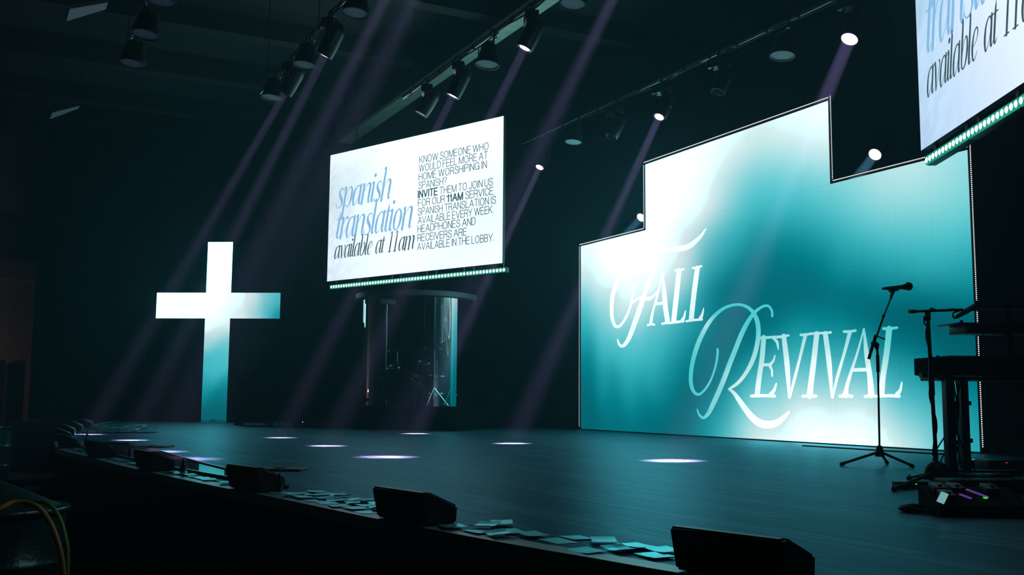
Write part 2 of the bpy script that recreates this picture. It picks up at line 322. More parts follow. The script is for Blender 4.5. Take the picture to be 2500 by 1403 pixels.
edge((-.022, .05), (-.022, H1)); edge((-.022, H1+.03), (T1-.035, H1+.03)); edge((T1-.024, H1+.03), (T1-.024, H2)); edge((T1-.02, H2+.035), (T2+.03, H2+.035))
edge((T2+.062, H1+.05), (T2+.062, H2+.05)); edge((T2+.06, H1+.03), (T3+.02, H1+.03)); edge((T3+.05, .06), (T3+.05, H1+.05))

def ribbon(pts, sub=7):
    """a pen stroke in 2-D: points (x, y, width) -> outline polygon quads with round ends"""
    P = catmull(pts, sub) if len(pts) > 2 else [tuple(map(float, p)) for p in pts]
    L, R = [], []
    for i, (x, y, wd) in enumerate(P):
        a, b = P[max(i-1, 0)], P[min(i+1, len(P)-1)]; dx, dy = b[0]-a[0], b[1]-a[1]; n = math.hypot(dx, dy) or 1
        nx, ny = -dy/n*wd/2, dx/n*wd/2; L.append((x+nx, y+ny)); R.append((x-nx, y-ny))
    v = L+R; n = len(L); f = [(i, i+1, n+i+1, n+i) for i in range(n-1)]
    for p, q in ((P[0], P[1]), (P[-1], P[-2])):
        a = math.atan2(p[1]-q[1], p[0]-q[0]); o = len(v); r = p[2]/2
        v += [(p[0]+r*math.cos(a+math.pi*(k/6-.5)), p[1]+r*math.sin(a+math.pi*(k/6-.5))) for k in range(7)]; f.append(tuple(range(o, o+7)))
    return v, f
def fix_normal(me_v, f):
    out = []
    for q in f:
        ar = sum(me_v[q[i]][0]*me_v[q[(i+1) % len(q)]][2]-me_v[q[(i+1) % len(q)]][0]*me_v[q[i]][2] for i in range(len(q)))
        out.append(q if ar > 0 else tuple(reversed(q)))
    return out
def wall_letter(name, strokes, sc, ox, oy, dy):
    mb = MB(); pts = []
    for s in strokes:
        v, f = ribbon(s); v3 = []
        for x, y in v:
            t, h = wall_uv(ox+x/sc, oy+y/sc); v3.append((t, dy, h))
        mb.add(v3, fix_normal(v3, f)); pts += [(q[0], q[2]) for q in v3]
    c = screen_lin(text_f(np.array(pts)), .7); mb.build(name, M['text'], wall, np.c_[c, np.ones(len(c))])
fa = (4.383, 1460, 540); rv = (4.127, 1660, 720); ev = (6.25, 1820, 780)
wall_letter('letter', [[(1155, 80, 12), (1100, 160, 32), (1000, 250, 52), (920, 285, 58), (800, 296, 58), (700, 290, 46), (600, 285, 38), (520, 300, 35), (440, 335, 38), (360, 405, 45), (290, 490, 48), (230, 590, 48), (185, 700, 46), (155, 820, 44), (148, 940, 38), (155, 1040, 34), (180, 1110, 32), (210, 1128, 28), (250, 1105, 25), (300, 1030, 24), (345, 920, 24), (368, 820, 26), (376, 740, 28), (375, 690, 26)],
    [(675, 382, 24), (640, 420, 40), (590, 530, 50), (540, 670, 48), (490, 810, 50), (440, 960, 52), (390, 1100, 52), (350, 1210, 48), (310, 1290, 42), (265, 1335, 32), (230, 1318, 24), (212, 1265, 14)],
    [(385, 868, 16), (420, 830, 28), (480, 815, 34), (540, 828, 40), (590, 805, 26), (625, 765, 16), (635, 750, 10)]], *fa, -.004)
wall_letter('letter', [[(690, 545, 14), (640, 780, 22), (590, 960, 22), (568, 1075, 34)], [(535, 1110, 22), (570, 1100, 24), (605, 1106, 20)], [(690, 540, 14), (712, 780, 48), (725, 930, 50), (748, 1075, 52)], [(615, 885, 28), (710, 872, 28)], [(690, 1096, 22), (735, 1086, 26), (775, 1088, 22)]], *fa, -.0042)
wall_letter('letter', [[(870, 525, 50), (845, 760, 52), (813, 1060, 52)], [(832, 524, 22), (870, 524, 24), (920, 512, 20)], [(770, 1086, 24), (850, 1076, 26), (918, 1070, 24)], [(905, 1062, 40), (925, 1020, 26), (938, 958, 10)]], *fa, -.0044)
wall_letter('letter', [[(1066, 500, 50), (1035, 730, 52), (1000, 1045, 54)], [(1020, 500, 24), (1060, 496, 26), (1108, 480, 20)], [(948, 1068, 24), (1040, 1055, 26), (1114, 1050, 24)], [(1098, 1040, 40), (1118, 995, 26), (1133, 930, 10)]], *fa, -.0046)
wall_letter('letter', [[(382, 545, 24), (380, 610, 24), (360, 720, 22), (320, 840, 20), (270, 930, 22), (220, 985, 24), (180, 1000, 28), (140, 970, 32), (115, 900, 38), (112, 810, 40), (125, 700, 42), (160, 560, 46), (210, 430, 46), (280, 300, 42), (360, 200, 36), (450, 130, 32), (540, 100, 28), (610, 97, 28), (680, 120, 32), (740, 175, 40), (780, 260, 46), (793, 360, 46), (785, 470, 46), (755, 600, 46), (710, 710, 44), (650, 810, 38), (580, 890, 34), (500, 945, 24)],
    [(500, 948, 26), (545, 985, 36), (600, 1060, 48), (660, 1145, 56), (730, 1230, 66), (810, 1290, 76), (900, 1305, 76), (980, 1285, 66), (1050, 1230, 44), (1100, 1175, 22)],
    [(932, 212, 24), (928, 160, 24), (900, 115, 24), (860, 108, 26), (810, 130, 28), (745, 185, 36), (680, 280, 44), (620, 400, 48), (560, 550, 48), (500, 700, 50), (440, 860, 50), (390, 980, 50), (335, 1100, 48), (290, 1190, 40), (240, 1235, 28), (200, 1210, 22), (175, 1150, 12)]], *rv, -.004)
wall_letter('letter', [[(282, 270, 75), (255, 600, 75), (210, 900, 75), (182, 1150, 78)], [(235, 278, 44), (400, 268, 42), (540, 262, 44)], [(430, 282, 40), (485, 340, 44), (505, 450, 20)], [(255, 690, 44), (385, 686, 46)], [(385, 680, 44), (430, 625, 34), (455, 545, 18)], [(375, 700, 44), (405, 770, 34), (410, 858, 28)], [(95, 1165, 46), (270, 1158, 46), (445, 1166, 46)], [(390, 1140, 60), (440, 1075, 44), (475, 972, 20)]], *ev, -.0042)
wall_letter('letter', [[(588, 250, 72), (640, 700, 78), (672, 1190, 30)], [(545, 258, 34), (600, 250, 36), (660, 240, 34)], [(920, 230, 56), (830, 600, 42), (740, 950, 40), (680, 1190, 28)], [(848, 232, 40), (920, 230, 40), (1010, 212, 36)]], *ev, -.0044)
wall_letter('letter', [[(1092, 215, 80), (1050, 600, 82), (1000, 1000, 84), (984, 1160, 96)], [(882, 1168, 46), (985, 1160, 46), (1080, 1168, 46)], [(1010, 214, 38), (1160, 204, 36)]], *ev, -.0046)
wall_letter('letter', [[(1222, 210, 74), (1280, 650, 76), (1325, 1190, 30)], [(1150, 205, 36), (1230, 202, 40), (1305, 194, 38)], [(1600, 185, 62), (1510, 520, 46), (1400, 900, 42), (1335, 1190, 28)], [(1510, 182, 44), (1600, 182, 42), (1682, 166, 40)]], *ev, -.0048)
wall_letter('letter', [[(1810, 140, 22), (1720, 480, 34), (1600, 850, 48), (1545, 1050, 60), (1530, 1150, 96)], [(1450, 1168, 48), (1540, 1160, 48), (1628, 1168, 48)], [(1812, 135, 24), (1850, 500, 72), (1900, 850, 80), (1925, 1150, 96)], [(1832, 1170, 46), (1930, 1162, 46), (2010, 1170, 40)], [(1640, 766, 56), (1840, 762, 56)]], *ev, -.005)
wall_letter('letter', [[(2198, 140, 94), (2160, 500, 90), (2100, 900, 85), (2080, 1140, 88)], [(2112, 136, 44), (2200, 138, 46), (2315, 122, 40)], [(2010, 1168, 44), (2200, 1160, 46), (2350, 1168, 48)], [(2320, 1140, 70), (2368, 1070, 44), (2390, 955, 22)]], *ev, -.0052)

# ------------------------------------------------------------------ hanging screens
SW, SH = 4.0458, 2.25
GL = {  # condensed high-contrast italic lower case: (strokes, advance); x-height 1
 'n': ([[(-.02, .90, .02), (.06, 1.0, .10), (.06, .5, .13), (.06, .0, .13)], [(.08, .55, .02), (.20, .92, .035), (.31, 1.0, .08), (.37, .88, .13), (.37, .5, .135), (.37, .12, .11), (.41, .02, .05), (.48, .14, .02)]], .47),
 'h': ([[(-.02, 1.56, .03), (.06, 1.60, .10), (.06, .8, .13), (.06, .0, .13)], [(.08, .55, .02), (.20, .92, .035), (.31, 1.0, .08), (.37, .88, .13), (.37, .5, .135), (.37, .12, .11), (.41, .02, .05), (.48, .14, .02)]], .47),
 'm': ([[(-.02, .90, .02), (.06, 1.0, .10), (.06, .5, .13), (.06, .0, .13)], [(.08, .55, .02), (.18, .92, .035), (.27, 1.0, .08), (.33, .88, .13), (.33, .5, .13), (.33, .0, .13)], [(.35, .55, .02), (.46, .92, .035), (.55, 1.0, .08), (.61, .88, .13), (.61, .5, .135), (.61, .12, .11), (.65, .02, .05), (.72, .14, .02)]], .71),
 'i': ([[(-.03, .90, .02), (.06, 1.0, .10), (.06, .5, .13), (.06, .14, .12), (.10, .02, .06), (.18, .14, .02)], [(.08, 1.34, .15), (.08, 1.36, .16)]], .17),
 'l': ([[(-.02, 1.56, .03), (.06, 1.60, .10), (.06, .8, .13), (.06, .14, .12), (.10, .02, .06), (.18, .14, .02)]], .17),
 't': ([[(.10, 1.32, .02), (.08, 1.05, .11), (.07, .5, .13), (.07, .14, .12), (.12, .02, .06), (.21, .14, .02)], [(-.06, .95, .035), (.21, .97, .04)]], .21),
 'r': ([[(-.02, .90, .02), (.06, 1.0, .10), (.06, .5, .13), (.06, .0, .13)], [(.08, .55, .02), (.16, .88, .035), (.25, 1.0, .07), (.30, .95, .10)]], .28),
 'a': ([[(.33, .80, .03), (.28, .98, .04), (.16, .93, .07), (.07, .70, .11), (.05, .35, .13), (.09, .06, .09), (.15, .0, .045), (.26, .22, .025), (.34, .55, .02)], [(.36, 1.0, .11), (.36, .5, .13), (.36, .14, .12), (.40, .02, .06), (.47, .14, .02)]], .46),
 's': ([[(.30, .72, .02), (.29, .92, .03), (.19, 1.0, .05), (.09, .86, .09), (.12, .64, .14), (.23, .42, .14), (.28, .20, .10), (.21, .02, .045), (.08, .0, .03), (.0, .14, .03), (-.02, .30, .015)]], .33),
 'p': ([[(-.02, .90, .02), (.07, 1.0, .10), (.07, .3, .13), (.07, -.52, .12)], [(-.04, -.54, .03), (.18, -.54, .03)], [(.09, .55, .02), (.20, .90, .035), (.31, 1.0, .06), (.39, .80, .12), (.40, .40, .13), (.33, .06, .07), (.22, .0, .035), (.10, .18, .02)]], .46),
 'o': ([[(.20, 1.0, .045), (.09, .84, .10), (.05, .5, .135), (.08, .16, .10), (.18, .0, .045), (.29, .16, .10), (.34, .5, .135), (.31, .84, .10), (.20, 1.0, .045)]], .42),
 'v': ([[(-.02, .92, .03), (.05, 1.0, .09), (.11, .6, .13), (.16, .02, .08)], [(.17, .02, .03), (.30, .55, .03), (.35, .90, .06), (.29, 1.0, .05)]], .37),
 'b': ([[(-.02, 1.56, .03), (.06, 1.60, .10), (.06, .8, .13), (.07, .20, .09), (.16, .0, .045), (.28, .12, .09), (.36, .50, .13), (.34, .88, .09), (.27, 1.0, .05), (.17, .85, .03), (.09, .50, .02)]], .42),
 'e': ([[(.08, .44, .02), (.26, .58, .03), (.33, .82, .06), (.26, 1.0, .045), (.13, .88, .08), (.06, .48, .13), (.10, .10, .09), (.19, .0, .045), (.33, .22, .02)]], .37),
 '1': ([[(.02, 1.36, .03), (.16, 1.52, .07), (.16, .8, .12), (.16, .0, .12)], [(.04, .01, .035), (.28, .01, .035)]], .40),
 ' ': ([], .30)}
def script_line(word, u0, u1, z0, xh, m, parent, slant=.2, y=-.004):
    W = sum(GL[c][1] for c in word); sx = (u1-u0)/W; x = 0
    for ch in word:
        st, adv = GL[ch]; mb = MB()
        for s in st:
            v, f = ribbon([(u0+(px+x)*sx, z0+py*xh, pw*xh*1.1+.002) for px, py, pw in s], 6)
            v3 = [(a+(b-z0)*slant, y, b) for a, b in v]; mb.add(v3, fix_normal(v3, f))
        x += adv
        if st: mb.build('letter', m, parent)
def seg(*p): return [[p[i], p[i+1]] for i in range(len(p)-1)]
_c = [(.60, .70), (.53, .91), (.33, 1.01), (.12, .88), (.03, .5), (.12, .12), (.33, -.01), (.53, .09), (.62, .32)]
_p = [(0, 1), (.28, 1), (.45, .96), (.52, .76), (.45, .55), (.28, .50), (0, .50)]
SANS = {'A': (seg((0, 0), (.33, 1), (.66, 0))+seg((.12, .34), (.54, .34)), .66), 'B': (seg((0, 0), (0, 1))+[[(0, 1), (.26, 1), (.43, .95), (.49, .76), (.43, .57), (.27, .52), (0, .52)], [(0, .52), (.30, .52), (.48, .45), (.54, .26), (.48, .06), (.30, 0), (0, 0)]], .54),
 'C': ([_c], .62), 'D': (seg((0, 0), (0, 1))+[[(0, 1), (.24, 1), (.46, .9), (.57, .5), (.46, .1), (.24, 0), (0, 0)]], .57), 'E': (seg((.48, 1), (0, 1), (0, 0), (.50, 0))+seg((0, .52), (.45, .52)), .50), 'F': (seg((.47, 1), (0, 1), (0, 0))+seg((0, .52), (.42, .52)), .46),
 'G': ([_c[:-1]+[(.62, .26)]]+seg((.64, 0), (.64, .46), (.36, .46)), .64), 'H': (seg((0, 0), (0, 1))+seg((.55, 0), (.55, 1))+seg((0, .52), (.55, .52)), .55), 'I': (seg((.02, 0), (.02, 1)), .04), 'J': ([[(.38, 1), (.38, .62), (.38, .24), (.31, .03), (.18, -.01), (.05, .06), (0, .28)]], .38),
 'K': (seg((0, 0), (0, 1))+seg((.53, 1), (0, .36))+seg((.17, .57), (.57, 0)), .57), 'L': (seg((0, 1), (0, 0), (.45, 0)), .45), 'M': (seg((0, 0), (0, 1), (.35, 0), (.70, 1), (.70, 0)), .70), 'N': (seg((0, 0), (0, 1), (.54, 0), (.54, 1)), .54),
 'O': ([[(.34, 1.01), (.13, .88), (.03, .5), (.13, .12), (.34, -.01), (.55, .12), (.65, .5), (.55, .88), (.34, 1.01)]], .68), 'P': (seg((0, 0), (0, 1))+[_p], .52), 'R': (seg((0, 0), (0, 1))+[_p, [(.28, .50), (.45, .44), (.49, .26), (.52, 0)]], .54),
 'S': ([[(.51, .74), (.46, .93), (.27, 1.01), (.09, .92), (.06, .72), (.16, .59), (.38, .48), (.52, .36), (.52, .15), (.40, .02), (.26, -.01), (.09, .05), (.02, .28)]], .54), 'T': (seg((0, 1), (.54, 1))+seg((.27, 1), (.27, 0)), .54), 'U': ([[(0, 1), (0, .6), (0, .28), (.08, .05), (.27, -.01), (.46, .05), (.54, .28), (.54, .6), (.54, 1)]], .54),
 'V': (seg((0, 1), (.31, 0), (.62, 1)), .62), 'W': (seg((0, 1), (.23, 0), (.46, 1), (.69, 0), (.92, 1)), .92), 'Y': (seg((0, 1), (.31, .42), (.62, 1))+seg((.31, .42), (.31, 0)), .62), '?': ([[(0, .76), (.06, .95), (.23, 1.01), (.41, .94), (.45, .76), (.35, .58), (.25, .44), (.23, .26)], [(.23, .02), (.23, .06)]], .45),
 '.': ([[(.04, .02), (.04, .06)]], .08), '1': (seg((0, .76), (.20, .84), (.23, 1), (.23, 0)), .25)}
def sans_line(runs, u0, u1, z0, cap, m, parent, y=-.004):
    x = 0; S = []
    for txt, bold in runs:
        for ch in txt:
            if ch == ' ': x += .24; continue
            st, adv = SANS[ch]
            S += [[(px+x, py, .19 if bold else .10) for px, py in q] for q in st]; x += adv+(.21 if bold else .155)
        x += .26
    W = x-.26-.155; sx = (u1-u0)/W; mb = MB()
    for q in S:
        v, f = ribbon([(px*cap, py*cap, wd*cap) for px, py, wd in q], 4); k = sx/cap
        v3 = [(u0+a*k, y, z0+b) for a, b in v]; mb.add(v3, fix_normal(v3, f))
    return tag(mb.build('lettering', m, parent), kind='stuff')
CO, CA = Vector((-3.2368, 17.6002, EYE+2.0038)), .7018
RO, RA = Vector((3.2837, 7.9788, EYE+2.0035)), 1.6075
def c_uv(px, py):
    d = Vector((math.cos(CA), -math.sin(CA), 0)); n = Vector((math.sin(CA), math.cos(CA), 0))
    p = on_plane(px, py, CO, n)-CO; return p.dot(d), p.z
def zz(x, y): return c_uv(760+x/2.985, 260+y/2.985)
def z8(x, y): return c_uv(800+x/5.396, 400+y/5.396)
LINES = [([('KNOW SOMEONE WHO', 0)], (790, 408), (1292, 318)), ([('WOULD FEEL MORE AT', 0)], (787, 472), (1285, 382)), ([('HOME WORSHIPING IN', 0)], (785, 537), (1278, 447)), ([('SPANISH?', 0)], (783, 600), (985, 566)),
         ([('INVITE', 1), ('THEM TO JOIN US', 0)], (780, 662), (1322, 577)), ([('FOR OUR', 0), ('11AM', 1), ('SERVICE.', 0)], (780, 727), (1337, 640)), ([('SPANISH TRANSLATION IS', 0)], (778, 791), (1345, 706)), ([('AVAILABLE EVERY WEEK.', 0)], (778, 855), (1330, 774)),
         ([('HEADPHONES AND', 0)], (777, 917), (1197, 860)), ([('RECEIVERS ARE', 0)], (776, 982), (1132, 938)), ([('AVAILABLE IN THE LOBBY.', 0)], (774, 1047), (1332, 978))]
SCRN = [(0, 0, (214, 230, 240)), (0, .5, (205, 226, 234)), (0, 1, (228, 240, 243)), (.08, .75, (196, 222, 230)), (.1, .3, (226, 238, 246)), (.1, 1, (244, 250, 251)), (.3, .95, (255, 255, 255)), (.25, .6, (246, 251, 253)), (.3, .3, (246, 251, 254)),
        (.25, .05, (232, 241, 249)), (.45, .1, (252, 254, 255)), (.5, .6, (255, 255, 255)), (.7, .8, (255, 255, 255)), (.95, .95, (255, 255, 255)), (.75, .5, (252, 255, 255)), (.98, .5, (236, 248, 250)), (.95, .3, (228, 244, 247)), (.75, .2, (240, 247, 250)), (.75, .04, (234, 242, 249)), (.98, .05, (248, 252, 253))]
SCRN_R = [(a, b, tuple(int(v) for v in np.minimum(255, np.array(c)*(np.array((.82, .90, .97)) if a < .3 else np.array((.94, .96, .985)))))) for a, b, c in SCRN]
def hung_screen(label, O, ang, samples):
    s = thing('hanging_video_screen', label, 'screen', O, -ang)
    nx, nz = 48, 27; xs = np.linspace(0, SW, nx+1); zs = np.linspace(0, SH, nz+1); pts = np.array([(x, z) for z in zs for x in xs])
    c = field(samples, None, .14)(pts/np.array((SW, SH))); g = np.clip(.34-pts[:, 0]/SW, 0, .34)/.34
    c = c+(RNG.normal(0, 5, len(c))*g)[:, None]; c = screen_lin(c, .09, (0, 0, 0))*np.array((1, 1.04, 1.085))
    mb = MB(); mb.add([(x, 0, z) for x, z in pts], [(j*(nx+1)+i, j*(nx+1)+i+1, (j+1)*(nx+1)+i+1, (j+1)*(nx+1)+i) for j in range(nz) for i in range(nx)])
    mb.build('screen_face', M['panel'], s, np.c_[c, np.ones(len(c))])
    MB().box((SW/2, .032, SH/2), (SW-.01, .06, SH-.01)).build('cabinet_back', M['black'], s)
    for u in (.6, SW-.6): MB().cyl((u, .08, SH), (u, .08, 7.4-O.z), .012, n=6).build('hanging_cable', M['metalblk'], s)
    for word, a, b, xh, m in (('spanish', z8(110, 583), z8(838, 460), None, 'blue_txt'), ('translation', z8(100, 985), z8(1118, 845), None, 'blue_txt'), ('available at 11am', z8(82, 1252), z8(1150, 1112), None, 'grey_txt')):
        h = dict(spanish=.334, translation=.352).get(word, .215)
        script_line(word, a[0], b[0]-.03, (a[1]+b[1])/2, h, M[m], s)
    for runs, a, b in LINES:
        ua, za = zz(*a); ub, zb = zz(*b); sans_line(runs, ua, ub, (za+zb)/2, .112, M['grey_txt'], s)
    return s
hung_screen('large white video screen announcing spanish translation above the drum shield', CO, CA, SCRN)
hung_screen('large white video screen cut off by the top right of the picture', RO, RA, SCRN_R)
lens_me = MB().lathe([(.001, -.010), (.016, -.007), (.0245, 0)], 14, Matrix.Rotation(-math.pi/2, 4, 'X')).mesh('lens', M['core'])
def led_bar(O, ang, k, label, group):
    p = Vector(O)+Vector((math.cos(ang), -math.sin(ang), 0))*(.085+k*.8065)+Vector((0, 0, -.105))
    t = thing('led_light_bar', label, 'light bar', p, -ang, group)
    MB().box((.4, .045, 0), (.795, .07, .078), ch=.006).build('housing', M['metalblk'], t)
    MB().box((.4, .004, 0), (.785, .012, .068)).build('diffuser', M['diffuser'], t)
    for i in range(12): link('lens', lens_me, t, (.032+i*.0668, -.002, 0))
    for x in (.1, .7): MB().box((x, .05, .075), (.04, .02, .07)).build('bracket', M['metalblk'], t)
for k, nm in enumerate(('leftmost', 'second from left', 'middle', 'second from right', 'rightmost')):
    led_bar(CO, CA, k, 'green LED light bar under the spanish translation screen, %s of five' % nm, 'light bars under the centre screen')
for k, nm in enumerate(('farthest one by the wall top', 'middle one', 'nearest one at the frame edge')):
    led_bar(RO, RA, k, 'green LED light bar under the upper right screen, %s' % nm, 'light bars under the right screen')

# ------------------------------------------------------------------ LED cross
KO, KA = Vector((-6.1542, 21.1282, STAGE)), .0623
cr = thing('led_cross', 'tall glowing cross fading from white to teal at the stage rear', 'cross', KO, -KA)
kw, ka, kb0, kb1, kh = .2668, 1.3218, 2.1431, 2.6813, 3.7567
CRS = [(-1.3, 2.4, (250, 255, 255)), (-.8, 2.2, (246, 253, 254)), (-.3, 2.4, (254, 255, 255)), (0, 2.6, (252, 255, 255)), (0, 3.2, (255, 255, 255)), (0, 3.7, (255, 255, 255)), (.35, 2.6, (235, 246, 248)), (.45, 2.25, (215, 236, 240)), (.7, 2.6, (205, 232, 236)), (.8, 2.3, (165, 214, 222)),
       (1.05, 2.65, (120, 200, 210)), (1.05, 2.3, (80, 185, 197)), (1.3, 2.6, (70, 180, 192)), (1.3, 2.2, (18, 145, 160)), (0, 2.2, (243, 250, 252)), (-.2, 2.0, (238, 248, 250)), (.2, 2.0, (215, 236, 240)), (0, 1.8, (190, 226, 231)), (-.2, 1.65, (165, 218, 224)), (.2, 1.65, (110, 200, 208)), (0, 1.45, (75, 192, 202)),
       (-.2, 1.2, (62, 186, 197)), (.2, 1.2, (72, 192, 202)), (0, .98, (66, 188, 199)), (-.2, .8, (40, 165, 178)), (.2, .8, (22, 148, 161)), (-.2, .6, (15, 140, 154)), (.2, .6, (5, 118, 132)), (0, .4, (5, 112, 125)), (0, .2, (2, 98, 110)), (0, 0, (6, 104, 116))]
cross_f = field(CRS, None, .13)
def cross_part(x0, x1, z0, z1):
    nx, nz = max(3, int((x1-x0)/.1)), max(3, int((z1-z0)/.1)); pts = np.array([(x, z) for z in np.linspace(z0, z1, nz+1) for x in np.linspace(x0, x1, nx+1)])
    c = screen_lin(cross_f(pts), .8); mb = MB(); mb.add([(x, 0, z) for x, z in pts], [(j*(nx+1)+i, j*(nx+1)+i+1, (j+1)*(nx+1)+i+1, (j+1)*(nx+1)+i) for j in range(nz) for i in range(nx)])
    return mb.build('screen_face', M['panel'], cr, np.c_[c, np.ones(len(c))])
cross_part(-kw, kw, 0, kh); cross_part(-ka, -kw, kb0, kb1); cross_part(kw, ka, kb0, kb1)
MB().box((0, .06, kh/2), (2*kw+.01, .11, kh+.01)).box((0, .06, (kb0+kb1)/2), (2*ka+.01, .11, kb1-kb0+.01)).build('frame', M['black'], cr)
MB().box((0, .25, .03), (.9, .5, .06), ch=.01).build('foot_plate', M['black'], cr)

# ------------------------------------------------------------------ room shell
ZC = 7.6
def quad_e(a0, a1, b0, b1, z0, z1): 
    mb = MB(); v = [EW(a, b, z) for z in (z0, z1) for a, b in ((a0, b0), (a1, b0), (a1, b1), (a0, b1))]
    return mb.add(v, [(3, 2, 1, 0), (4, 5, 6, 7), (0, 1, 5, 4), (1, 2, 6, 5), (2, 3, 7, 6), (3, 0, 4, 7)])
struct('floor', quad_e(-25.3, 5.3, -12.3, 11.3, -.2, 0), M['hall_floor'])
ceil_o = struct('ceiling', quad_e(-25.3, 5.3, -12.3, 11.3, ZC, ZC+.2), M['ceil'])
for i in range(11): quad_e(-24+i*2.6, -23.72+i*2.6, -12, 11, ZC-.32, ZC).build('joist', M['ceil'], ceil_o)
struct('wall_back', quad_e(-25.3, 5.3, -12.3, -12, 0, ZC), M['wall'])
struct('wall_front', quad_e(-25.3, 5.3, 11, 11.3, 0, ZC), M['wall'])
struct('wall_right', quad_e(5, 5.3, -12, 11, 0, ZC), M['wall'])
struct('wall_left', quad_e(-25.3, -25, -12, 11, 0, ZC), M['pinkwall'])
girder = quad_e(-21, 5, -6.78, -6.48, 7.05, 7.12); girder.v += []; 
go = struct('trim_1', girder, M['girder']); quad_e(-21, 5, -6.66, -6.6, 7.12, ZC).build('girder_web', M['ceil'], go)
struct('trim_2', quad_e(-25, -24.75, -.8, 8, 4.05, 4.48), M['pinkwall'])
def drape(name, a0, b0, a1, b1, z0, z1, n, amp=.05):
    mb = MB(); p0, p1 = EW(a0, b0), EW(a1, b1); d = p1-p0; nn = Vector((-d.y, d.x, 0)).normalized(); v = []
    for i in range(n+1):
        p = p0+d*(i/n)+nn*(amp*math.sin(i*2.1)+amp*.4*math.sin(i*.9)); v += [p+Vector((0, 0, z0)), p+Vector((0, 0, z1))]
    for i in range(n+1):
        p = p0+d*(i/n)+nn*(amp*math.sin(i*2.1)+amp*.4*math.sin(i*.9)-.02); v += [p+Vector((0, 0, z0)), p+Vector((0, 0, z1))]
    o = 2*(n+1); f = [(2*i, 2*i+2, 2*i+3, 2*i+1) for i in range(n)]+[(o+2*i+1, o+2*i+3, o+2*i+2, o+2*i) for i in range(n)]
    return mb.add(v, f, True)
tag(drape('', -23.4, -11.5, -23.4, -.75, STAGE+.01, ZC-.3, 90).build('stage_drape', M['cloth']), 'black masking drape closing the far left side of the stage', 'drape')
tag(drape('', -6.7, -9.3, 2.5, -9.3, STAGE, ZC-.3, 80).build('stage_drape', M['cloth']), 'black masking drape right of the LED wall behind the keyboards', 'drape')
d1 = quad_e(-25, -24.95, .0, .95, 0, 2.1); d1o = struct('door_1', d1, M['pinkwall'])
fr = MB()
for a in ((-25, -24.9, -.1, .02, 0, 2.22), (-25, -24.9, .93, 1.05, 0, 2.22), (-25, -24.9, -.1, 1.05, 2.1, 2.22)): 
    q = quad_e(*a); fr.add(q.v, q.f)
fr.build('door_frame', M['wood'], d1o)
q = quad_e(-24.95, -24.9, .05, .9, .95, 1.05); q.build('push_bar', M['metalblk'], d1o)
quad_e(-25, -24.86, -.36, -.28, 0, 2.2).build('baseboard_left', M['wood'])['kind'] = 'structure'
lw = bpy.data.lights.new('lobby_light', 'POINT'); lw.energy = 12; lw.color = (1, .60, .60); lw.shadow_soft_size = .03
lo = bpy.data.objects.new('lobby_light', lw); COL.objects.link(lo); lo.location = EW(-24.1, 1.5, 1.7); lo.rotation_euler = (EW(-25, .6, 1.6)-lo.location).to_track_quat('-Z', 'Y').to_euler()

# ------------------------------------------------------------------ stage
LIP = [(-23.6, -2.6), (-21, -1.95), (-18, -1.35), (-15.83, -1.01), (-13.5, -.75), (-12, -.67), (-10.89, -.65), (-9.46, -.80), (-8.19, -.93), (-6.98, -1.10), (-6.04, -1.25), (-5.49, -1.36), (-4.36, -1.53), (-3.69, -1.66), (-3.31, -1.74), (-2.96, -1.83), (-2.63, -1.91), (-1.6, -2.2), (0, -2.75), (2.4, -3.7)]
LIPC = catmull(LIP, 6); LX = [p[0] for p in LIPC]; LY = [p[1] for p in LIPC]
def lip(a): return float(np.interp(a, LX, LY))
def band(off0, off1, z0, z1, a0, a1, n):
    mb = MB(); v = []
    for i in range(n+1):
        a = a0+(a1-a0)*i/n; l = lip(a)
        o1 = off1(a) if callable(off1) else off1; o0 = off0(a) if callable(off0) else off0
        v += [EW(a, l-o0, z0), EW(a, l-o0, z1), EW(a, l-o1, z1), EW(a, l-o1, z0)]
    f = []
    for i in range(n):
        for k in range(4): f.append((4*i+k, 4*i+(k+1) % 4, 4*i+4+(k+1) % 4, 4*i+4+k))
    f += [(3, 2, 1, 0), (4*n, 4*n+1, 4*n+2, 4*n+3)]; return mb.add(v, f)
st = MB(); poly = [(a, lip(a)-.02) for a in np.linspace(2.4, -23.3, 60)]+[(-23.3, -11.9), (2.4, -11.9)]
P3 = [EW(a, b) for a, b in poly]; st.prism([(p.x, p.y) for p in P3][::-1], .0, STAGE-.012)
stage = struct('stage', st, M['skirt'])
tag(stage, 'curved dark wood stage with a black skirted front edge', None)
band(0, .105, STAGE-.05, STAGE+.002, -23.3, 2.4, 120).build('nosing', M['nosing'], stage)
# laminate planks, nearest ones as parts of their own
PW, PL = .19, 1.3; tones = [i/11 for i in range(12)]
def plank_mesh(poly, tone):
    mb = MB(); P = [EW(a, b) for a, b in poly]; mb.prism([(p.x, p.y) for p in P], STAGE-.0125, STAGE)
    return mb
planks = []
nr = int(9.9/PW)
for r in range(nr+6):
    b1 = -.9-r*PW; b0 = b1-PW+.0012; off = (r*.413 % 1)*PL
    if b0 < -11.8: break
    a = -23.2-off
    while a < 2.3:
        a0, a1 = max(a, -23.2), min(a+PL-.0012, 2.35); a += PL
        if a1-a0 < .1: continue
        lim = [min(b1, lip(q)-.10) for q in np.linspace(a0, a1, 5)]
        if max(lim) <= b0+.005: continue
        if min(lim) >= b1-1e-6: planks.append((a0, a1, b0, b1, None))
        else: planks.append((a0, a1, b0, b1, [max(b0+.001, q) for q in lim]))
def plank_rank(p):
    c = EW((p[0]+p[1])/2, (p[2]+p[3])/2, STAGE); x, y, d = proj(c)
    inside = d > 1.5 and -150 < x < 2750 and y < 1480
    hid = (c.y > 8.7 and p[3] < -9.2)
    return d if inside and not hid else 1e3+d
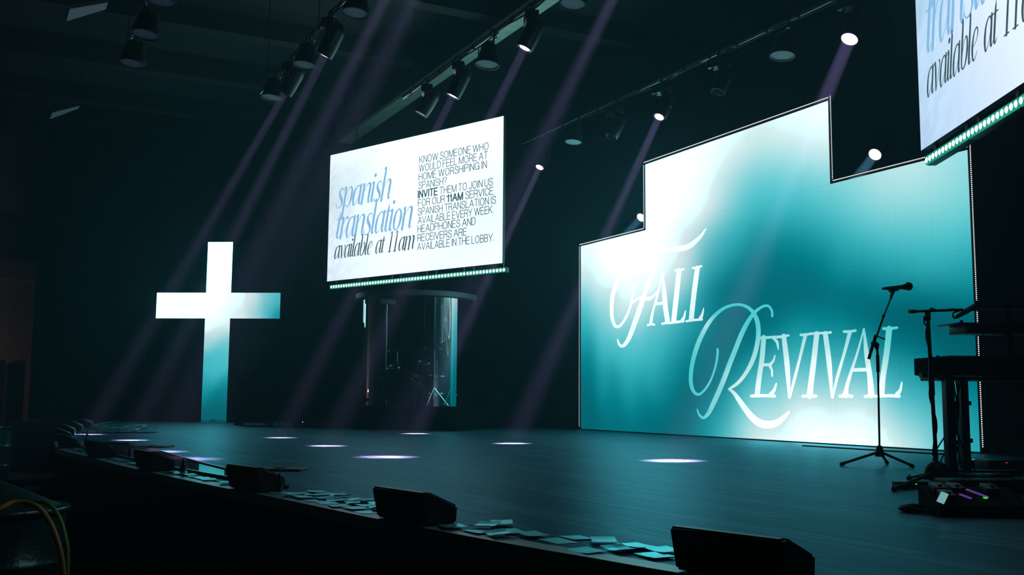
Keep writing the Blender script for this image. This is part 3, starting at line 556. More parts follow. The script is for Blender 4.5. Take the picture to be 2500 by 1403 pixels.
planks.sort(key=plank_rank)
share = {}
def set_tone(me, t):
    a = me.attributes.new('tone', 'FLOAT', 'FACE'); a.data.foreach_set('value', [t]*len(me.polygons) if not hasattr(t, '__len__') else t)
rest = MB(); rest_t = []
for i, (a0, a1, b0, b1, lim) in enumerate(planks):
    tone = random.choice(tones)
    if lim is None: pl = [(a0, b0), (a1, b0), (a1, b1), (a0, b1)][::-1]
    else: pl = ([(a0, b0), (a1, b0)]+[(q, l) for q, l in list(zip(np.linspace(a0, a1, 5), lim))[::-1]])[::-1]
    if i < 300:
        if lim is None and abs(a1-a0-PL+.0012) < 1e-4:
            if tone not in share:
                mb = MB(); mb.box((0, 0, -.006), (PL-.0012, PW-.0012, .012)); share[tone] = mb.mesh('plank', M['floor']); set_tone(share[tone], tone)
            o = link('plank', share[tone], stage, EW((a0+a1)/2, (b0+b1)/2, STAGE)); o.rotation_euler = (0, 0, -TH)
        else:
            c = EW((a0+a1)/2, (b0+b1)/2, STAGE); mb = plank_mesh(pl, tone); R = Matrix.Rotation(TH, 4, 'Z')
            mb.v = [tuple(R @ (Vector(v)-c)) for v in mb.v]
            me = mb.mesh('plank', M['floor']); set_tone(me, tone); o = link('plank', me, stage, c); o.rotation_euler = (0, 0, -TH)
    else:
        mb = plank_mesh(pl, tone); R = Matrix.Rotation(TH, 4, 'Z'); rest.add([tuple(R @ Vector(v)) for v in mb.v], mb.f); rest_t += [tone]*len(mb.f)
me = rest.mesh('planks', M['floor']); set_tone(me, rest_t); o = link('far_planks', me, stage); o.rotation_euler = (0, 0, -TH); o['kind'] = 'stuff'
# gloss border band near the lip
soff = lambda a: float(np.interp(a, [-12.2, -11.7, -10, -7.5, -6.6, -5.9], [.30, .72, .72, .52, .45, .30]))
sfr = lambda a: float(np.interp(a, [-12.2, -11.7, -7, -5.9], [.28, .24, .24, .28]))
strip = band(sfr, soff, STAGE+.001, STAGE+.012, -12.2, -5.9, 70).build('gloss_border_strip', M['gloss'])
for nm, fn in (('front_edge', sfr), ('rear_edge', soff)):
    MB().tube([tuple(EW(a, lip(a)-fn(a), STAGE+.013)) for a in np.linspace(-12.2, -5.9, 50)], .009, 6, 0).build('edge_trim', M['steel'], strip)
tag(strip, 'curved glossy black border strip on the stage edge reflecting the cross', 'floor strip')
# low black steps at the far left end of the stage
sp = thing('side_platform', 'low black platform beyond the far left end of the stage, below the door', 'platform', EW(-23.9, -1.6, 0), -TH)
MB().box((0, 0, .46), (2.15, 2.6, .92)).build('skirt_panel', M['skirt'], sp); MB().box((0, 0, .94), (2.2, 2.66, .04), ch=.008).build('deck', M['black'], sp)
bw = thing('pew_bench', 'dull reddish bench top low beside the stage front at far left', 'bench', at_y(80, 1168, 9.2)-Vector((0, 0, .0)), -.1)
bz = bw.location.z; bw.location.z = 0
MB().box((0, 0, bz-.02), (.46, .34, .05), ch=.008).build('seat', M['wood'], bw)
for x in (-.2, .2): MB().box((x, 0, (bz-.045)/2), (.05, .32, bz-.045)).build('leg', M['wood'], bw)

# ------------------------------------------------------------------ rigging
PZ = EYE+4.5
def on_e2(px, py, b): return on_plane(px, py, EW(0, b), E2)
def pipe(label, b, a0, a1, z):
    t = thing('lighting_pipe', label, 'pipe', EW(a0, b, z), -TH)
    L = a1-a0
    MB().cyl((0, 0, 0), (L, 0, 0), .028, n=12).build('tube', M['steel'], t)
    for k in range(int(L/2.6)+1): MB().cyl((.4+k*2.6, 0, .02), (.4+k*2.6, 0, ZC-z-.02), .006, n=6).build('hanging_cable', M['metalblk'], t)
    mb = MB()
    pts = [(x, -.02+.015*math.sin(x*5), -.035-.03*abs(math.sin(x*1.9))) for x in np.arange(.2, L, .22)]
    mb.tube(pts, .011, 6, 2); mb.build('power_cable', M['rubber'], t)
    for k in range(int(L/.55)): MB().cyl((.3+k*.55, 0, 0), (.335+k*.55, 0, 0), .034, n=10).build('cable_tie', M['rubber'], t)
pipe('steel lighting pipe carrying lamps above the left of the stage', -3.36, -14.8, -3.5, PZ)
pipe('steel lighting pipe carrying lamps above the spanish translation screen', -5.32, -14.0, -3.2, PZ)
pipe('steel lighting pipe carrying lamps just in front of the LED wall top', -8.22, -15.6, -2.5, PZ)
pipe('dark lighting pipe over the far upper left corner of the stage', -1.35, -14.0, -6.0, PZ)
def lit_spot(lens_p, aim, pz, b, label, lit, energy, col, size=5.2, blend=.45, group=None, r=.062):
    d = (aim-lens_p).normalized(); ctr = lens_p-d*.19; base = EW(*ecoord(ctr), pz); base = EW(ecoord(ctr)[0], b, pz)
    t = thing('spotlight', label, 'spotlight', base, 0, group)
    L = lambda p: Vector(p)-base
    q = d.to_track_quat('Z', 'Y').to_matrix().to_4x4(); mx = Matrix.Translation(L(lens_p)) @ q
    MB().lathe([(.0, -.40), (.055, -.395), (.092, -.36), (.105, -.28), (.105, -.12), (.098, .0), (.092, .022), (r+.018, .022), (r+.007, .014), (r+.004, -.01), (.0, -.01)], 28, mx).build('lamp_head', M['metalblk'], t)
    MB().lathe([(r+.006, .012), (r*.6, .018), (.0, .020)], 24, mx).build('lens', (M['lensb'] if lit == 'b' else M['lens']) if lit else M['lensoff'], t)
    side = d.cross(Vector((0, 0, 1))).normalized()
    y = MB()
    for sgn in (-1, 1):
        p1 = L(ctr)+side*sgn*.118; p0 = Vector((0, 0, -.19))+side*sgn*.118
        y.cyl(p1-side*sgn*.03, p1+side*sgn*.012, .035, n=12)
        qy = MB(); y.tube([tuple(p1), tuple((p1+p0)/2+side*sgn*.008), tuple(p0)], .02, 8, 3)
    y.tube([tuple(Vector((0, 0, -.19))-side*.118), tuple(Vector((0, 0, -.19))+side*.118)], .02, 8, 0)
    y.build('yoke', M['metalblk'], t)
    rz = Matrix.Rotation(math.atan2(side.y, side.x), 4, 'Z')
    MB().box((0, 0, -.15), (.28, .16, .11), rz, ch=.012).build('base_box', M['metalblk'], t)
    MB().cyl(EW(-.025, 0, 0), EW(.025, 0, 0), .044, n=12).box((0, 0, -.07), (.035, .035, .09)).build('clamp', M['steel'], t)
    if lit:
        l = bpy.data.lights.new('beam_light', 'AREA'); l.shape = 'DISK'; l.size = r*1.7; l.spread = math.radians(size); l.energy = energy; l.color = col
        lo = bpy.data.objects.new('beam_light', l); COL.objects.link(lo); lo.parent = t; lo.location = L(lens_p+d*.03); lo.rotation_euler = d.to_track_quat('-Z', 'Y').to_euler()
    return t
VIO = (1.0, .36, .78); BLU = (.5, .72, 1.0)
for px, py, b, aim, lab, lit, e, sz in (
    (697, 225, -3.30, (215, 1060), 'lit violet spotlight, lowest lamp of the left pipe', 'v', 1., 4.3),
    (793, 133, -3.30, (320, 1074), 'lit violet spotlight, second lit lamp up the left pipe', 'v', 1., 4.3),
    (997, -115, -3.30, (385, 1102), 'violet spotlight above the frame, nearest on the left pipe', 'v', 1., 5.6),
    (1130, -235, -3.30, (440, 1120), 'soft violet spotlight above the frame beyond the nearest lamp', 'v', .8, 7.5),
    (1030, 276, -5.26, (560, 1062), 'unlit spotlight just above the top edge of the centre screen', None, 1., 4.3),
    (1107, 232, -5.26, (685, 1068), 'lit violet spotlight directly above the middle of the centre screen', 'v', 1., 4.3),
    (1282, 115, -5.26, (800, 1088), 'lit violet spotlight right of the centre screen top corner', 'v', 1., 4.3),
    (1550, -112, -5.26, (945, 1115), 'violet spotlight above the frame on the middle pipe', 'v', 1., 5.6),
    (1318, 407, -8.16, (1015, 1058), 'lit spotlight at the lower far end of the wall pipe', 'v', 1., 4.3),
    (1493, 332, -8.16, (1120, 1068), 'unlit spotlight left of the lit lamp over the wall step', None, 1., 4.3),
    (1610, 284, -8.16, (1250, 1082), 'lit violet spotlight over the left step of the LED wall', 'v', 1., 4.3),
    (1752, 224, -8.16, (1420, 1096), 'unlit spotlight over the middle of the LED wall', None, 1., 4.3),
    (2075, 93, -8.16, (1645, 1124), 'brightest lit spotlight above the right end of the LED wall', 'v', 1.25, 5.2)):
    p = on_e2(px, py, b); lit_spot(p, on_z(*aim), PZ, b-.06, lab, lit, BEAM_W*e, VIO, sz, r=.085 if px == 2075 else .062)
for px, py, back, aim, lab in ((1566, 530, -10.0, (1090, 1064), 'small lit blue white spotlight peeking past the left wall step'), (2137, 376, -10.0, (1570, 1110), 'lit blue white spotlight on a pole behind the right wall step')):
    p = on_e2(px, py, back); t = lit_spot(p, on_z(*aim), p.z+.42, back-.1, lab, 'b', BEAM_W*.9, BLU, 4.3, r=.075)
    b = t.location; MB().cyl((0, 0, -b.z+STAGE), (0, 0, .5), .025, n=10).build('pole', M['metalblk'], t); MB().cyl((0, 0, -b.z+STAGE), (0, 0, -b.z+STAGE+.03), .3, n=24).build('base_plate', M['metalblk'], t)
def wash(px, py, b, pz, lab, r=.14):
    p = on_e2(px, py, b); d = Vector((-.10, -.10, -1)).normalized(); base = EW(ecoord(p)[0], b-.1, pz)
    t = thing('wash_light', lab, 'stage light', base); L = lambda q: Vector(q)-base
    mx = Matrix.Translation(L(p)) @ d.to_track_quat('Z', 'Y').to_matrix().to_4x4()
    MB().lathe([(0, -.27), (.07, -.265), (.10, -.24), (.115, -.12), (r, -.05), (r+.008, 0), (r+.008, .012), (r-.006, .012), (r-.008, -.004), (0, -.004)], 32, mx).build('lamp_head', M['metalblk'], t)
    MB().lathe([(r-.007, 0), (0, .004)], 32, mx).build('lens', M['wash'], t)
    h = L(p)-d*.2; y = MB()
    for sgn in (-1, 1): y.tube([tuple(h+E1*sgn*.12), tuple(h+E1*sgn*.135+Vector((0, 0, .12))), tuple(E1*sgn*.05+Vector((0, 0, -.1))), (0, 0, -.07)], .012, 6, 4)
    y.build('yoke', M['metalblk'], t)
    MB().cyl(EW(-.025, 0, 0), EW(.025, 0, 0), .044, n=12).box((0, 0, -.06), (.035, .035, .08)).build('clamp', M['steel'], t)
for px, py, b, lab in ((665, 238, -3.26, 'round wash light at the far low end of the left pipe'), (745, 158, -3.26, 'round wash light between the two lit lamps of the left pipe'), (868, 31, -3.26, 'round wash light at the top of the frame on the left pipe'),
                       (1190, 157, -5.22, 'round wash light between two lit lamps of the middle pipe'), (1399, 9, -5.22, 'round wash light at the top edge on the middle pipe'), (1400, 346, -8.12, 'dim dotted wash light right of the lowest wall lamp'), (1910, 135, -8.12, 'round green tinted wash light above the LED wall top step'),
                       (324, 154, -1.25, 'dim round wash light, lowest of three at far upper left'), (355, 83, -1.25, 'dim round wash light, middle of three at far upper left'), (392, 1, -1.25, 'dim round wash light, top of three at far upper left')):
    wash(px, py, b, PZ, lab)
for i, (cs, lab) in enumerate(((((162, 52), (170, 22), (264, 6), (258, 23)), 'pale flat ceiling panel in the top left corner'), (((121, 291), (128, 275), (195, 258), (191, 265)), 'small dim ceiling panel on the far left'))):
    z = 6.6; P = [on_z(*c, z=z) for c in cs]; mb = MB(); v = P+[p+Vector((0, 0, .05)) for p in P]
    mb.add(v, [(0, 1, 2, 3), (7, 6, 5, 4), (0, 4, 5, 1), (1, 5, 6, 2), (2, 6, 7, 3), (3, 7, 4, 0)])
    c = sum(P, Vector())/4; t = thing('ceiling_panel', lab, 'ceiling panel', c); mb.v = [tuple(Vector(q)-c) for q in mb.v]; mb.build('panel', M['panelwhite'], t)
    for p in P[::2]: MB().cyl(p-c+Vector((0, 0, .05)), p-c+Vector((0, 0, ZC-z)), .005, n=5).build('hanging_wire', M['metalblk'], t)

# ------------------------------------------------------------------ wedge speakers along the lip
def wedge_proto():
    t = thing('wedge_speaker', 'x', 'speaker', (0, 0, 0), 0, 'wedge speakers along the stage edge')
    b = bmesh.new(); W = .40
    prof = [(0, 0), (-.03, .135), (.015, .137), (.16, .074), (.155, 0)]   # y upstage, z
    vs = [b.verts.new((x, y, z)) for x in (0, W) for y, z in prof]; n = len(prof)
    for f in [list(range(n))[::-1], list(range(n, 2*n))]+[[i, (i+1) % n, n+(i+1) % n, n+i] for i in range(n)]: b.faces.new([vs[k] for k in f])
    bmesh.ops.recalc_face_normals(b, faces=b.faces); bmesh.ops.bevel(b, geom=b.edges[:], offset=.009, segments=3, affect='EDGES')
    b.verts.index_update(); mb = MB(); mb.add([v.co[:] for v in b.verts], [[v.index for v in f.verts] for f in b.faces], True); b.free()
    mb.build('cabinet', M['plastic'], t)
    sl = math.atan2(.063, .145); mx = Matrix.Translation((W/2, .0875, .1055)) @ Matrix.Rotation(-sl, 4, 'X')
    g = MB(); g.box((0, 0, 0), (W-.05, .125, .006), mx, ch=.002); g.build('grille', M['metalblk'], t)
    MB().box((.36, -.012, .03), (.06, .012, .03), ch=.003).build('connector_plate', M['metalblk'], t)
    for x in (.04, W-.04):
        for y in (.03, .13): MB().cyl((x, y, -.004), (x, y, .004), .012, n=10).build('rubber_foot', M['rubber'], t)
    return t
wp = wedge_proto()
WN = ['nearest wedge speaker, cut by the bottom edge at right', 'second nearest wedge speaker, left of the fanned cards', 'wedge speaker third from the camera, in front of the teal reflection', 'wedge speaker fourth from the camera, hiding a violet pool', 'wedge speaker fifth from the camera, by the far curve', 'wedge speaker sixth from the camera, where the edge turns away', 'wedge speaker seventh along, just beyond the bright violet pool', 'wedge speaker eighth along, in the dim far row', 'wedge speaker ninth along, in front of the far heap of cards', 'farthest wedge speaker of the row at the stage end']
WA = [-2.66, -4.35, -6.07, -7.92, -9.70, -11.47, -13.2, -14.95, -16.7, -18.4]
for i, (a, nm) in enumerate(zip(WA, WN)):
    o = wp if i == 0 else copy_tree(wp)
    a += .025; t0 = EW(a, lip(a)-.015); t1 = EW(a+.42, lip(a+.42)-.015); d = t1-t0
    o.location = EW(a, lip(a)-.02, STAGE+.006); o.rotation_euler = (0, 0, math.atan2(d.y, d.x)); o['label'] = 'black '+nm
def plug(px, py, lab, h=.085):
    p = on_z(px, py); t = thing('cable_plug', lab, 'plug', p)
    MB().cyl((0, 0, 0), (0, 0, h*.75), .016, n=12).cyl((0, 0, h*.75), (0, 0, h), .010, .007, n=12).build('barrel', M['plastic'], t)
    MB().cyl((0, 0, 0), (0, 0, .004), .035, n=16).build('floor_plate', M['metalblk'], t)
    MB().box((.009, -.010, .02), (.008, .006, .022)).build('latch', M['green_lit'], t)
    s = E1*(-1)
    MB().tube([(0, 0, h), tuple(s*.02+Vector((0, 0, h+.015))), tuple(s*.07+Vector((0, 0, h-.03))), tuple(s*.13+Vector((0, 0, .03)))], .005, 6, 6).build('cable', M['rubber'], t)
M['green_lit'] = mat('green_lit_latch', (.25, .75, .6), .35)  # green light caught by the plug, put into the latch colour
plug(683, 1202, 'cable plug standing between the second and third wedge speakers'); plug(447, 1157, 'cable plug standing between the third and fourth wedge speakers'); plug(317, 1120, 'cable plug standing between the fourth and fifth wedge speakers'); plug(212, 1073, 'cable plug standing against the farthest violet pool')
for px, py, w_, d_, lab in ((685, 1147, .36, .26, 'flat dark floor box lid behind the third wedge speaker'), (372, 1091, .36, .28, 'flat dark floor box lid behind the fourth wedge speaker'), (332, 1056, .5, .3, 'flat dark floor box lid near the far heap of cards')):
    p = on_z(px, py); t = thing('floor_box', lab, 'floor box', p, -.05); MB().box((0, 0, .008), (w_, d_, .016), ch=.004).build('lid', M['black'], t); MB().box((0, -.02, .018), (.08, .03, .006)).build('handle', M['metalblk'], t)

# ------------------------------------------------------------------ printed cards on the lip
card_mes = []
for k in range(6):
    mb = MB(); nx, ny = 4, 2; cur = [(.000, .0), (.003, .001), (.002, -.003), (.009, .003), (.000, .004), (.001, .0)][k]; v = []
    for zoff in (0, .0012):
        for j in range(ny+1):
            for i in range(nx+1):
                x, y = (i/nx-.5)*.132, (j/ny-.5)*.092; v.append((x, y, zoff+cur[0]*(2*abs(i/nx-.5))**2+max(0, cur[1]*(j/ny-.5)*2)))
    nn = (nx+1)*(ny+1); f = []
    for j in range(ny):
        for i in range(nx):
            q = (j*(nx+1)+i, j*(nx+1)+i+1, (j+1)*(nx+1)+i+1, (j+1)*(nx+1)+i); f += [q[::-1], tuple(nn+x for x in q)]
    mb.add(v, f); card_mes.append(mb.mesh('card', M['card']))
def cards(a0, a1, n, o0, o1, label, group, ang=0., jit=.35, zb=0.):
    rows = max(1, int(round((o1-o0)/.105))); per = int((a1-a0)/.15); k = 0
    for r in range(rows):
        for i in range(per):
            if random.random() < .10: continue
            a = a0+.07+(i+random.uniform(-.08, .08)+(.35 if r % 2 else 0))*.15; off = o0+.105*r+random.uniform(-.012, .012)
            if a > a1: continue
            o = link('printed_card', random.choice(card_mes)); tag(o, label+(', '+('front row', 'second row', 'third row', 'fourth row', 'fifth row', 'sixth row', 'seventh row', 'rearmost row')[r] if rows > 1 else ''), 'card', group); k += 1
            wild = random.random() < jit*.5
            o.location = EW(a, lip(a)-off, STAGE+.0015+zb+.0022*(k % 4)+(.006 if wild else 0)); o.rotation_euler = (random.uniform(-.03, .03), random.uniform(-.03, .03), -TH+ang+(random.uniform(-.9, .9) if wild else random.uniform(-.1, .1)))
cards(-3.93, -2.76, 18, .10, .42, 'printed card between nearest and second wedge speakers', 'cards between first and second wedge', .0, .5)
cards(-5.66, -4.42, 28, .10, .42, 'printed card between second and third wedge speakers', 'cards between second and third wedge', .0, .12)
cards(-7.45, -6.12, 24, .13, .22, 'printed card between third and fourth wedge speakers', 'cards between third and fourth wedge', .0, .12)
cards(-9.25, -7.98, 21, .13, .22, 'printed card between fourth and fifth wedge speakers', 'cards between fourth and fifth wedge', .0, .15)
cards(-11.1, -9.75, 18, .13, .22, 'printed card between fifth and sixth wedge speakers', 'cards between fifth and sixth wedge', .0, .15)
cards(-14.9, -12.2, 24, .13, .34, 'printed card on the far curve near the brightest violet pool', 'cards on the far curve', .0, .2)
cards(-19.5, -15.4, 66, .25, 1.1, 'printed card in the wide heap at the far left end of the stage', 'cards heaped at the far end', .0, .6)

# ------------------------------------------------------------------ microphone stands
def tripod_stand(name, label, base_xy, hub_z, feet, pole_top, r_pole=.011):
    t = thing(name, label, 'microphone stand', base_xy); b = t.location.copy(); L = lambda p: Vector(p)-b
    MB().cyl((0, 0, hub_z-.06), (0, 0, hub_z), .04, .028, n=20).cyl((0, 0, hub_z), (0, 0, hub_z+.03), .03, .017, n=20).build('hub', M['plastic'], t)
    for f in feet:
        p = L(f); o = p.normalized(); lg = MB().tube([tuple(Vector((o.x*.03, o.y*.03, hub_z-.03))), (p.x, p.y, .016)], .011, 8, 0).build('leg', M['metalblk'], t)
        MB().cyl((p.x*.92, p.y*.92, .022), (p.x, p.y, .014), .016, n=10).sphere((p.x, p.y, .014), .0145).build('rubber_foot', M['rubber'], lg)
    return t, L
# near stand with microphone
feet = [on_z(2054, 1137), on_z(2229, 1142), on_z(2166, 1133)]; B = sum(feet, Vector())/3; B = Vector((at_y(2147.5, 1100, B.y).x, B.y, STAGE))
Y = B.y
def A(x, y, dy=0.): return at_y(x, y, Y+dy)
hubz = A(2147.5, 1096).z-STAGE
ms, L = tripod_stand('microphone_stand', 'black tripod microphone stand with tilted boom in front of the lettering', B, hubz, feet, 0)
MB().cyl((0, 0, hubz), L(A(2143.5, 900)), .0085, n=12).build('lower_tube', M['metalblk'], ms)
MB().cyl(L(A(2143.7, 908)), L(A(2142.6, 866)), .014, n=12).cyl(L(A(2142.6, 866)), L(A(2141.5, 850)), .010, n=12).build('clutch', M['plastic'], ms)
MB().sphere(L(A(2139.5, 842)), .024).cyl(L(A(2141.5, 852)), L(A(2139.5, 842)), .016, n=12).box(L(A(2134, 838)), (.05, .03, .03), ch=.006).build('boom_joint', M['plastic'], ms)
MB().cyl(L(A(2121, 876)), L(A(2137, 822)), .013, n=12).build('boom_grip', M['rubber'], ms)
MB().cyl(L(A(2121, 875)), L(A(2156.8, 773)), .0085, n=12).cyl(L(A(2156, 775)), L(A(2158, 769)), .012, n=12).cyl(L(A(2156.8, 773)), L(A(2176, 725)), .0065, n=12).build('boom_arm', M['metalblk'], ms)
MB().cyl(L(A(2136, 818)), L(A(2161, 828)), .006, n=8).cyl(L(A(2133, 819)), L(A(2138, 820)), .012, n=10).build('boom_knob', M['steel'], ms)
MB().cyl(L(A(2175, 729)), L(A(2176.5, 722)), .012, n=12).cyl(L(A(2176, 723)), L(A(2181, 709)), .013, .017, n=12).cyl(L(A(2170, 708)), L(A(2192, 704.5)), .019, n=14).build('microphone_clip', M['plastic'], ms)
mic = thing('microphone', 'black handheld microphone with round head clipped to the tilted boom', 'microphone', A(2180, 704)); bm_ = mic.location.copy(); LM = lambda p: Vector(p)-bm_
MB().cyl(LM(A(2153.5, 704.6)), LM(A(2160, 704)), .009, .012, n=14).cyl(LM(A(2160, 704)), LM(A(2204, 700.6)), .013, .019, n=16).cyl(LM(A(2204, 700.6)), LM(A(2211, 700)), .021, .027, n=16).build('handle', M['plastic'], mic)
dm = (A(2218.5, 698.7)-A(2204, 700.6)).normalized()
MB().sphere(LM(A(2218, 698.8)), .0355, 20).cyl(LM(A(2216.5, 699)), LM(A(2220, 698.6)), .0365, n=20).build('mesh_head', mat('mic_grille', (.03, .032, .034), .4, metal=.5, bump=.8, bscale=900), mic)
# second stand with boom by the keyboards
F2 = on_z(2182, 1199); B2 = Vector((at_y(2286, 1120, 6.55).x, 6.55, STAGE)); Y2 = 6.55
def A2(x, y, dy=0.): return at_y(x, y, Y2+dy)
hub2 = A2(2284, 1140).z-STAGE
ms2, L2 = tripod_stand('microphone_stand', 'black boom microphone stand wrapped with cable beside the keyboard', B2, hub2, [F2, B2+Vector((.42, .12, 0)), B2+Vector((-.02, .42, 0))], 0)
MB().sphere((0, 0, hub2-.03), (.075, .075, .07)).cyl((0, 0, hub2-.08), (0, 0, .05), .05, n=14).build('base_dome', M['rubber'], ms2)
top2 = L2(A2(2264.5, 766)); MB().cyl((0, 0, hub2), top2, .0125, n=12).cyl(top2*.52, top2*.66, .018, n=12).build('pole', M['metalblk'], ms2)
MB().cyl(L2(A2(2265, 782)), L2(A2(2264.5, 757)), .019, n=14).build('boom_joint', M['plastic'], ms2)
MB().cyl(L2(A2(2226, 760)), L2(A2(2350, 755.5)), .009, n=12).build('boom_arm', M['metalblk'], ms2); MB().cyl(L2(A2(2219, 760)), L2(A2(2236, 759.5)), .0125, n=12).build('counterweight', M['rubber'], ms2)
MB().tube([tuple(top2*(k/14)+Vector((.017*math.cos(k*1.3), .017*math.sin(k*1.3), .03))) for k in range(2, 15)]+[tuple(L2(A2(2282, 755))), tuple(L2(A2(2300, 758.5))), tuple(L2(A2(2322, 754))), tuple(L2(A2(2345, 757))), tuple(L2(A2(2327, 764))), tuple(L2(A2(2329, 776))), tuple(L2(A2(2335, 775)))], .0055, 6, 4).build('cable', M['rubber'], ms2)
MB().cyl(L2(A2(2256, 772)), L2(A2(2257, 790)), .006, n=8).cyl(L2(A2(2257, 790)), L2(A2(2261, 794)), .005, n=8).build('locking_lever', M['plastic'], ms2)
mic2 = thing('microphone', 'dark microphone on the horizontal boom beside the keyboards', 'microphone', A2(2355, 760)); bq = mic2.location.copy()
MB().cyl(A2(2334, 774)-bq, A2(2356, 761)-bq, .012, .017, n=14).build('handle', M['plastic'], mic2); MB().cyl(A2(2356, 761)-bq, A2(2384, 745)-bq, .018, n=14).sphere(A2(2388, 742)-bq, .026).build('mesh_head', M['metalblk'], mic2)

# ------------------------------------------------------------------ keyboards
KY = 7.1
def AK(x, y, dy=0.): return at_y(x, y, KY+dy)
kl = AK(2288, 898); kb = thing('keyboard', 'black stage keyboard on the lower tier of the column stand', 'keyboard', kl, .06)
kt = AK(2288, 870).z-kl.z; kd = AK(2288, 914).z-kl.z; KL = 1.35
MB().box((KL/2, .18, (kt+kd)/2), (KL, .36, kt-kd), ch=.012).build('case', M['skirt'], kb)
for i in range(52):
    if i % 2 == 0: continue
mbk = MB()
for i in range(36): mbk.box((.1+i*.0325, .07, kt+.004), (.030, .12, .010))
tag(mbk.build('keys', M['keys'], kb), kind='stuff')
MB().cyl((.14, .27, kt), (.14, .27, kt+.02), .012, n=12).build('knob', M['plastic'], kb)
ktop = AK(2343, 800, .2); k2 = thing('keyboard', 'small black synthesizer on the upper tier beside the wall edge', 'keyboard', ktop, .08)
MB().box((.45, .15, .035), (.92, .30, .012), ch=.003).box((.52, .16, .0), (.9, .26, .07), ch=.01).build('case', M['plastic'], k2); MB().cyl((.08, .12, .04), (.08, .12, .065), .012, n=10).build('knob', M['plastic'], k2)
MB().tube([(.1, .0, .03), (.16, -.02, -.05), (.24, .0, -.12), (.4, .1, -.3)], .006, 6, 6).build('cable', M['rubber'], k2)
sd = thing('keyboard_stand', 'black column keyboard stand with paired posts and cables', 'keyboard stand', Vector((AK(2318, 1100).x, KY, STAGE))); bs = sd.location.copy()
zt = AK(2288, 914).z-STAGE-.004
for (xa, xb, y, dy) in ((2305, 2328, 1000, 0), (2341, 2362, 1000, .35)):
    pa, pb = AK(xa, y, dy)-bs, AK(xb, y, dy)-bs; wd = pb.x-pa.x
    MB().box(((pa.x+pb.x)/2, dy, zt/2), (wd*.92, .08, zt), ch=.008).build('column', M['metalblk'], sd)
    for zc in (.25, .52): MB().box(((pa.x+pb.x)/2+wd*.6, dy, zc), (.03, .05, .03), ch=.004).build('bracket', M['metalblk'], sd)
    MB().box(((pa.x+pb.x)/2+.1, dy, .02), (.6, .09, .04), ch=.01).build('foot_bar', M['metalblk'], sd)
MB().box((.55, .18, zt-.02), (1.2, .30, .03)).box((-.10, .05, zt+.0), (.12, .06, .035)).build('tier_arm', M['metalblk'], sd)
MB().box((.62, .36, zt+.28), (.04, .06, .56)).box((.62, .30, zt+.50), (.5, .25, .02)).build('upper_tier_arm', M['skirt'], sd)
cab = MB()
for k in range(5): cab.tube([(.09+.02*k, .15, zt-.02), (.10+.012*k+.03*math.sin(k), .17, zt*.66), (.085+.016*k, .16, zt*.35), (.11+.03*k-.05*(k % 2), .12, .05), (.2+.06*k, .0, .012)], .006, 6, 6)
cab.tube([(-.12, .0, .02), (-.09, .04, .16), (-.0, .05, .30)], .005, 6, 6); cab.tube([(-.10, .0, .02), (-.04, .04, .13), (.02, .05, .24)], .005, 6, 6)
cab.build('cables', M['rubber'], sd)
# things on the floor around the keyboards
def floor_thing(name, label, cat, px, py, size, rz=0., parts=None, mat_=None):
    p = on_z(px, py); t = thing(name, label, cat, p, rz); MB().box((0, 0, size[2]/2), size, ch=min(size)*.15).build('body', M[mat_ or 'plastic'], t)
    for nm, c, s, m in parts or (): MB().box(c, s).build(nm, M[m], t)
    return t
pb = on_z(2296, 1262); t = thing('pedalboard', 'black sloped pedalboard with violet lit strips at bottom right', 'pedalboard', pb, -.12)
b = MB(); b.prism([(0, 0), (.36, 0), (.36, .115), (.0, .055)], 0, .42, Matrix.Translation((0, 0, 0)) @ Matrix(((0, 0, 1, 0), (1, 0, 0, 0), (0, 1, 0, 0), (0, 0, 0, 1))))
b.build('case', M['skirt'], t)
slp = math.atan2(.06, .36); mxp = Matrix.Translation((0, 0, .056)) @ Matrix.Rotation(slp, 4, 'X')
for x, y in ((.06, .1), (.06, .24), (.14, .24), (.30, .24)): MB().box((x, y, .018), (.065, .11, .035), mxp, ch=.006).cyl((x, y-.03, .035), (x, y-.03, .045), .009, n=10, mx=mxp).build('effect_pedal', M['metalblk'], t)
for x in (.20, .29): MB().box((x, .12, .004), (.012, .15, .006), mxp @ Matrix.Rotation(.35, 4, 'Z')).build('violet_light_strip', M['violet'], t)
MB().box((.24, .12, .006), (.018, .010, .006), mxp).build('green_indicator', M['green'], t)
tp = on_plane(2284, 1222, pb, Vector((0, 1, 0))); t = thing('small_screen', 'small glowing tilted touch screen on the pedalboard corner', 'screen', tp, -.35); mxs = Matrix.Rotation(-.62, 4, 'X') @ Matrix.Rotation(.42, 4, 'Y')
MB().box((.022, 0, .026), (.04, .008, .066), mxs, ch=.003).build('case', M['plastic'], t); MB().box((.022, -.005, .026), (.034, .002, .058), mxs).build('display', M['tablet'], t)
t = thing('cable_coil', 'loose black cable loops on the floor left of the pedalboard', 'cable', on_z(2278, 1250))
cc = MB()
for k in range(4): cc.tube([(.14*math.cos(q)*(1-.1*k)-.02*k, .075*math.sin(q)*(1+.1*k), .008+.004*k+.006*math.sin(3*q+k)) for q in np.linspace(.4, 6.6, 12)], .0055, 6, 3)
cc.build('cable', M['rubber'], t)
floor_thing('power_strip', 'black power strip on the floor behind the boom stand foot', 'power strip', 2248, 1192, (.34, .07, .045), .15, [('indicator', (-.05, -.036, .03), (.010, .004, .006), 'green'), ('switch', (.1, -.036, .03), (.03, .004, .015), 'metalblk')])
floor_thing('effects_box', 'black effects box with pale lit top behind the stand columns', 'effects box', 2388, 1140, (.28, .2, .06), .1, [('top_plate', (0, 0, .062), (.2, .12, .004), 'steel'), ('indicator', (-.05, -.06, .066), (.06, .02, .004), 'tablet')])
